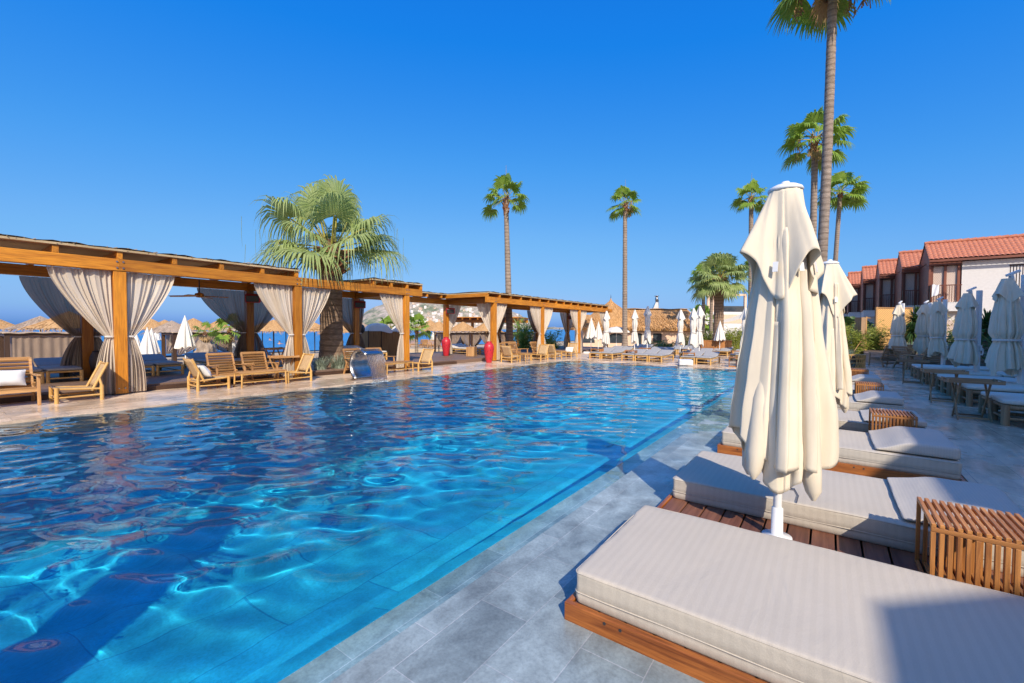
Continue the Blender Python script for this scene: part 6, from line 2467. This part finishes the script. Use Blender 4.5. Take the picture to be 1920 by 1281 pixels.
for px, D, s, z, lb in ((1583, 15.6, 1.0, 0.03, 'spiky blue-grey grass in front of the woven planter'), (1574, 17.6, 0.7, 0.45, 'blue-grey grass in the woven planter, left'), (1590, 17.6, 0.7, 0.45, 'blue-grey grass in the woven planter, right'),
                        (1710, 22, 1.2, 0.4, 'grey-green tuft right of the leftmost cantilever parasol'), (1725, 22, 1.1, 0.4, 'grey-green tuft below the yucca'), (1788, 17, 1.4, 0.4, 'dark grey-green tuft under the yellow shrub'), (1800, 16, 1.3, 0.4, 'dark grey-green tuft left of the dragon tree'),
                        (1872, 14, 1.3, 0.4, 'dark tuft right of the dragon tree')):
    q = far(px, D)
    tuft(lb, (q.x, q.y, z), px, s, group=GG)
q = far(1562, 14.4)
lb_ = MB()
lb_.tube([(0.30 * math.cos(2 * PI * k / 24), 0, 0.30 * math.sin(2 * PI * k / 24)) for k in range(25)], 0.075, 10, False)
o = lb_.build('lifebuoy', 'orange', None, (q.x, q.y, 0.37), R(36))
o.rotation_euler = (R(-14), 0, R(36))
tag(o, 'orange lifebuoy propped beside the blue-grey grass', 'lifebuoy')
rpb = MB()
for k in range(4):
    a = PI / 4 + k * PI / 2
    rpb.tube([(0.30 * math.cos(a) + 0.078 * math.cos(a) * math.cos(t), 0.08 * math.sin(t), 0.30 * math.sin(a) + 0.078 * math.sin(a) * math.cos(t)) for t in [2 * PI * m / 12 for m in range(13)]], 0.012, 6, False)
rpb.build('rope_bands', 'white_paint', o)
MB().tube([(0.38, 0, -0.07), (0.4, 0, 0.02)], 0.01, 6)

for px, D, z, s, lb in ((1566, 25, 0.1, 1.0, 'yellow-green bamboo shrub right of the second cream parasol'), (1579, 26, 0.1, 0.85, 'yellow-green bamboo shrub above the woven planter'), (1600, 25, 0.1, 1.12, 'tall yellow-green bamboo shrub left of the timber post'),
                        (1632, 26, 0.1, 1.2, 'dense yellow-green bamboo shrub between the post and the pale fence'), (1640, 26.5, 0.1, 1.0, 'yellow-green bamboo shrub against the left edge of the pale fence'), (1702, 25.5, 0.3, 1.1, 'bamboo shrub right of the pale fence')):
    q = far(px, D)
    bush(lb, (q.x, q.y, z), px, s, group=GBu)
for px, D, z, s, lb in ((1785, 23, 0.4, 1.25, 'thin yellow shrub in front of the white hotel wall'), (1700, 25, 0.4, 1.0, 'small yellow shrub behind the leftmost cantilever parasol')):
    q = far(px, D)
    bushy(lb, (q.x, q.y, z), px, s, group='yellow shrubs before the hotel')
for px, D, s, lb in ((1838, 17, 1.0, 'dark shrub at the foot of the dragon tree, left'), (1866, 16, 1.1, 'dark shrub at the foot of the dragon tree, right'), (1800, 21, 1.1, 'dark shrub under the white hotel wall'), (1905, 13, 1.1, 'dark shrub behind the nearest cantilever parasol')):
    q = far(px, D)
    bushd(lb, (q.x, q.y, 0.4), px, s, group='dark shrubs in the right planting bed')


def make_dragon(nl, trunk_h, seed):
    def fn():
        rr = random.Random(seed)
        t = thing('dragon_tree', 'x', 'tree')
        trunk_mb(trunk_h, 0.17, 0.15, (0, 0), 1.2, 12, 20, seed).build('trunk', 'bark_dark', t)
        b = MB()
        for k in range(nl):
            az = rr.uniform(0, 2 * PI)
            el = R(rr.uniform(-40, 85))
            L = rr.uniform(0.6, 0.95)
            d = Vector((math.cos(az) * math.cos(el), math.sin(az) * math.cos(el), math.sin(el)))
            s = d.cross(Vector((0, 0, 1))).normalized()
            o_ = Vector((0, 0, trunk_h + rr.uniform(-0.2, 0.15)))
            pts = [o_ + d * (L * u) - Vector((0, 0, 0.28 * L * u * u)) for u in (0.05, 0.4, 0.75, 1.0)]
            ws = [0.02, 0.032, 0.022, 0.002]
            v = []
            for p_, w in zip(pts, ws):
                v += [p_ - s * w, p_ + s * w]
            b.add(v, [(2 * i, 2 * i + 1, 2 * i + 3, 2 * i + 2) for i in range(3)])
        b.build('crown', 'leaf_dark', t)
        return t
    return fn


drg = Maker(make_dragon(260, 1.55, 5))
for px, D, z, s, lb in ((1850, 15, 0.3, 0.9, 'dark dragon tree with a thick trunk right of a cantilever parasol'), (1718, 24, 0.4, 1.15, 'spiky tree beside the pale fence, in the sun'), (1712, 23.6, 0.1, 0.9, 'lower spiky head beside the pale fence')):
    q = far(px, D)
    drg(lb, (q.x, q.y, z), px, s, group='spiky dragon trees on the right')


def make_banana():
    rr = random.Random(77)
    t = thing('banana_plant', 'x', 'plant')
    b, st = MB(), MB()
    for k in range(9):
        az = k * 2.4
        el = R(rr.uniform(35, 75))
        L = rr.uniform(1.3, 2.0)
        d = Vector((math.cos(az) * math.cos(el), math.sin(az) * math.cos(el), math.sin(el)))
        s = d.cross(Vector((0, 0, 1))).normalized()
        def P(u):
            return Vector((0, 0, 0.8)) + d * (L * u) - Vector((0, 0, 0.7 * L * u * u * math.cos(el)))
        def fn(i, j):
            u = 0.3 + 0.7 * i
            w = 0.24 * math.sin(PI * min(1, i * 0.97 + 0.03)) ** 0.6 * (2 * j - 1)
            return P(u) + s * w + Vector((0, 0, abs(2 * j - 1) * 0.06 + 0.02 * math.sin(22 * i)))
        b.grid(fn, 12, 5)
        st.tube([P(0), P(0.15), P(0.35)], [0.03, 0.025, 0.015], 5)
    st.tube([(0, 0, 0), (0, 0, 0.85)], [0.11, 0.07], 8)
    b.build('leaves', 'leaf_dark', t)
    st.build('stems', 'leaf_dark', t)
    return t


ban = Maker(make_banana, 'dark banana plants before the hotel')
for px, D, s, lb in ((1588, 30, 1.2, 'dark banana plant left of the timber post, left of two'), (1604, 29, 1.2, 'dark banana plant close left of the timber post'), (1570, 31, 1.1, 'dark banana plant beside the second cream parasol'), (1636, 31, 1.15, 'dark banana plant arching behind the bamboo shrub')):
    q = far(px, D)
    ban(lb, (q.x, q.y, 0.3), px, s)
q0, q1 = far(1560, 27.5), far(1613, 27.0)
wall_poly('garden_wall', 'low grey rendered garden wall behind the bamboo shrubs', [(q0.x, q0.y), (q1.x, q1.y)], 0.95, 0.2, 'white_concrete', 0.03)
q = far(1675, 27)
fc = thing('wooden_fence', 'tall pale golden fence of diagonal boards catching the sun', 'fence', (q.x, q.y, 0.3), R(36))
W2 = 1.05
MB().box(-W2, W2, -0.02, 0.02, 0.06, 1.35).build('panel', 'batten_gold', fc)
MB().box(-W2, W2, -0.02, 0.02, 1.43, 2.62).build('panel', 'batten_gold', fc)
for z0, z1 in ((0.0, 0.058), (1.352, 1.428), (2.622, 2.70)):
    MB().box(-W2, W2, -0.045, 0.045, z0, z1).build('rail', 'pale_x', fc)
for x in (-W2 - 0.046, W2 + 0.046):
    MB().box(x - 0.044, x + 0.044, -0.05, 0.05, 0, 2.71).build('post', 'pale_z', fc)
q = far(1619, 25)
fpst = thing('fence_post', 'timber screen post with a bright front edge left of the pale fence', 'post', (q.x, q.y, 0.1), R(36))
MB().box(-0.17, 0.08, -0.05, 0.45, 0, 2.2).build('board', 'dull_z', fpst)
MB().box(0.083, 0.15, -0.06, 0.0, 0, 2.24).build('edge', 'pale_z', fpst)
MB().bar((0.15, 0, 2.19), (0.78, 0.5, 2.17), 0.03, 0.05).build('rail', 'pale_x', fpst)
MB().bar((0.06, -0.07, 1.2), (-1.2, -0.9, 0.3), 0.025, 0.025).build('brace', 'pale_x', fpst)

# ------------------------------------------------------------------ the stepped hotel on the right
def tile_roof(b, x0, x1, y0, z0, y1, z1):
    n = max(6, int((x1 - x0) / 0.21))
    rows_ = 7
    v, f = [], []
    nu = n * 6
    for r in range(rows_):
        for e in range(2):
            t = (r + e) / rows_
            lift = 0.05 if e == 0 else 0.0
            for k in range(nu + 1):
                x = x0 + (x1 - x0) * k / nu
                w = 0.045 * abs(math.sin(PI * k / 6))
                v.append((x, y0 + (y1 - y0) * t, z0 + (z1 - z0) * t + w + lift))
    for r in range(rows_ * 2 - 1):
        for k in range(nu):
            a = r * (nu + 1) + k
            f.append((a, a + 1, a + nu + 2, a + nu + 1))
    b.add(v, f)
    for k in range(int((x1 - x0) / 0.33)):
        x = x0 + 0.33 * k
        b.tube([(x, y1, z1 + 0.06), (x + 0.36, y1, z1 + 0.085)], [0.10, 0.12], 8)


def hotel_unit(label, x, y, w, bal_w, depth=7.0, roofw=None, towel=False, side_l=True, zb=-0.0):
    t = thing('hotel_unit', label, 'house', (x, y, zb))
    roofw = roofw or w
    MB().box(0, roofw, 0.9, depth, 0, 5.75).build('wall', 'stucco', t)
    if bal_w < w:
        MB().box(bal_w + 0.1, roofw, 0.0, 0.898, 0, 5.72).build('wall', 'stucco', t)
    MB().box(-0.02, bal_w + 0.098, -0.35, 0.897, 0.0 if False else 2.75, 3.30).build('balcony_slab', 'stucco', t)
    MB().box(0.0, bal_w + 0.09, 0.2, 0.896, 0.0, 2.748).build('ground_wall', 'stucco', t)
    d = MB().box(bal_w * 0.3, bal_w * 0.95, 0.14, 0.199, 0.05, 2.2).build('door', 'batten', t)
    MB().box(bal_w * 0.26, bal_w * 0.3 - 0.002, 0.12, 0.199, 0.0, 2.26).build('frame', 'red_z', d)
    for xx in (0.06, bal_w * 0.52, bal_w - 0.02):
        MB().box(xx - 0.06, xx + 0.06, 0.02, 0.14, 3.303, 5.55).build('post', 'red_z', t)
    for a, c in ((0.125, bal_w * 0.52 - 0.065), (bal_w * 0.52 + 0.065, bal_w - 0.085)):
        MB().box(a, c, 0.10, 0.16, 3.303, 5.52).build('shutter', 'batten', t)
    MB().box(-0.12, bal_w + 0.05, -0.20, 0.62, 5.553, 5.80).build('lintel', 'red_x', t)
    MB().box(-0.10, -0.003, -0.1, depth, 3.3, 5.75).build('side_timber', 'red_y', t)
    r = MB()
    r.box(-0.04, bal_w + 0.06, -0.40, -0.36, 4.28, 4.34)
    for k in range(int(bal_w / 0.11) + 1):
        xx = 0.02 + k * 0.11
        r.box(xx - 0.014, xx + 0.014, -0.392, -0.368, 3.303, 4.28)
    r.build('railing', 'red_z', t)
    r = MB()
    r.box(-0.06, -0.02, -0.40, 0.5, 4.29, 4.345)
    for k in range(9):
        yy = -0.34 + k * 0.105
        r.box(-0.055, -0.025, yy - 0.04, yy + 0.04, 3.304, 4.289)
    r.build('side_railing', 'dark_z', t)
    b = MB()
    tile_roof(b, -0.14, roofw + 0.1, -0.42, 5.86, 1.45, 7.12)
    tile_roof(b, -0.14, roofw + 0.1, 3.6, 5.86, 1.55, 7.11)
    b.build('roof', 'roof_tile', t)
    MB().add([(-0.1, -0.3, 5.8), (-0.1, 3.5, 5.8), (-0.1, 1.5, 7.0)], [(0, 1, 2)]).build('gable', 'red_z', t)
    MB().box(-0.14, roofw + 0.1, -0.46, -0.40, 5.74, 5.87).build('gutter', 'red_x', t)
    if towel:
        MB().grid(lambda i, j: (0.02 + 0.32 * i, -0.43 - 0.02 * math.sin(9 * i + 4 * j), 4.36 - 0.75 * j * (1 - 0.25 * i) + 0.03 * math.sin(7 * i)), 12, 12).build('towel', 'towel', t)
    return t


UN = [(5.05, 37.0, 3.3, 1.26, 'nearest hotel unit with a long tiled roof and bare white wall'), (4.15, 40.5, 1.6, 1.25, 'second hotel unit from the right'), (3.25, 44.4, 1.6, 1.25, 'third hotel unit from the right'),
      (2.45, 48.2, 1.6, 1.25, 'fourth hotel unit from the right'), (1.6, 52.4, 1.6, 1.25, 'fifth hotel unit from the right'), (0.75, 57.0, 1.6, 1.25, 'sixth hotel unit, small above the second cream parasol'), (-0.2, 62.0, 1.6, 1.25, 'farthest hotel unit, just showing beside the second cream parasol')]
for n, (x, y, w, bw, lb) in enumerate(UN):
    hotel_unit(lb, x, y, w, bw, roofw=9.0 if n == 0 else None, towel=(n == 0))
t = thing('hotel_balcony', 'dark railed balcony block at the right edge of the hotel', 'balcony', (8.36, 36.75, 0))
MB().box(0, 4.0, 0.3, 0.9, 0, 3.75).build('wall', 'stucco', t)
r = MB()
r.box(-0.03, 4.0, 0.22, 0.28, 5.3, 5.38)
for k in range(24):
    r.box(0.12 * k, 0.12 * k + 0.03, 0.235, 0.265, 3.75, 5.3)
r.build('railing', 'dark_z', t)
MB().box(0.35, 1.9, 0.22, 0.298, 0.1, 2.75).build('door', 'batten', t)
MB().box(0.2, 0.348, 0.2, 0.298, 0.0, 2.9).build('door_frame', 'red_z', t)

# the hotel's nearer wings, out of view to the right; they shade the terrace
def wing(label, x, y0, y1):
    t = thing('hotel_wing', label, 'building', (x, y0, 0))
    L = y1 - y0
    MB().box(0, 6, 0, L, 0, 5.9).build('wall', 'stucco', t)
    MB().add([(-0.1, -0.1, 5.9), (6.1, -0.1, 5.9), (6.1, L + 0.1, 5.9), (-0.1, L + 0.1, 5.9), (3, -0.1, 7.6), (3, L + 0.1, 7.6)], [(0, 3, 5, 4), (1, 4, 5, 2), (0, 4, 1), (3, 2, 5), (0, 1, 2, 3)]).build('roof', 'roof_tile', t)
    for k in range(int(L // 3)):
        MB().box(-0.04, -0.003, 0.8 + 3 * k, 2.2 + 3 * k, 0.2, 2.3).build('window', 'glass', t)
    return t


wing('hotel wing beside the shaded terrace, beyond the right edge', 5.9, -0.75, 20.5)
wing('hotel wing behind the camera, beyond the right edge', 5.5, -14.0, -2.55)
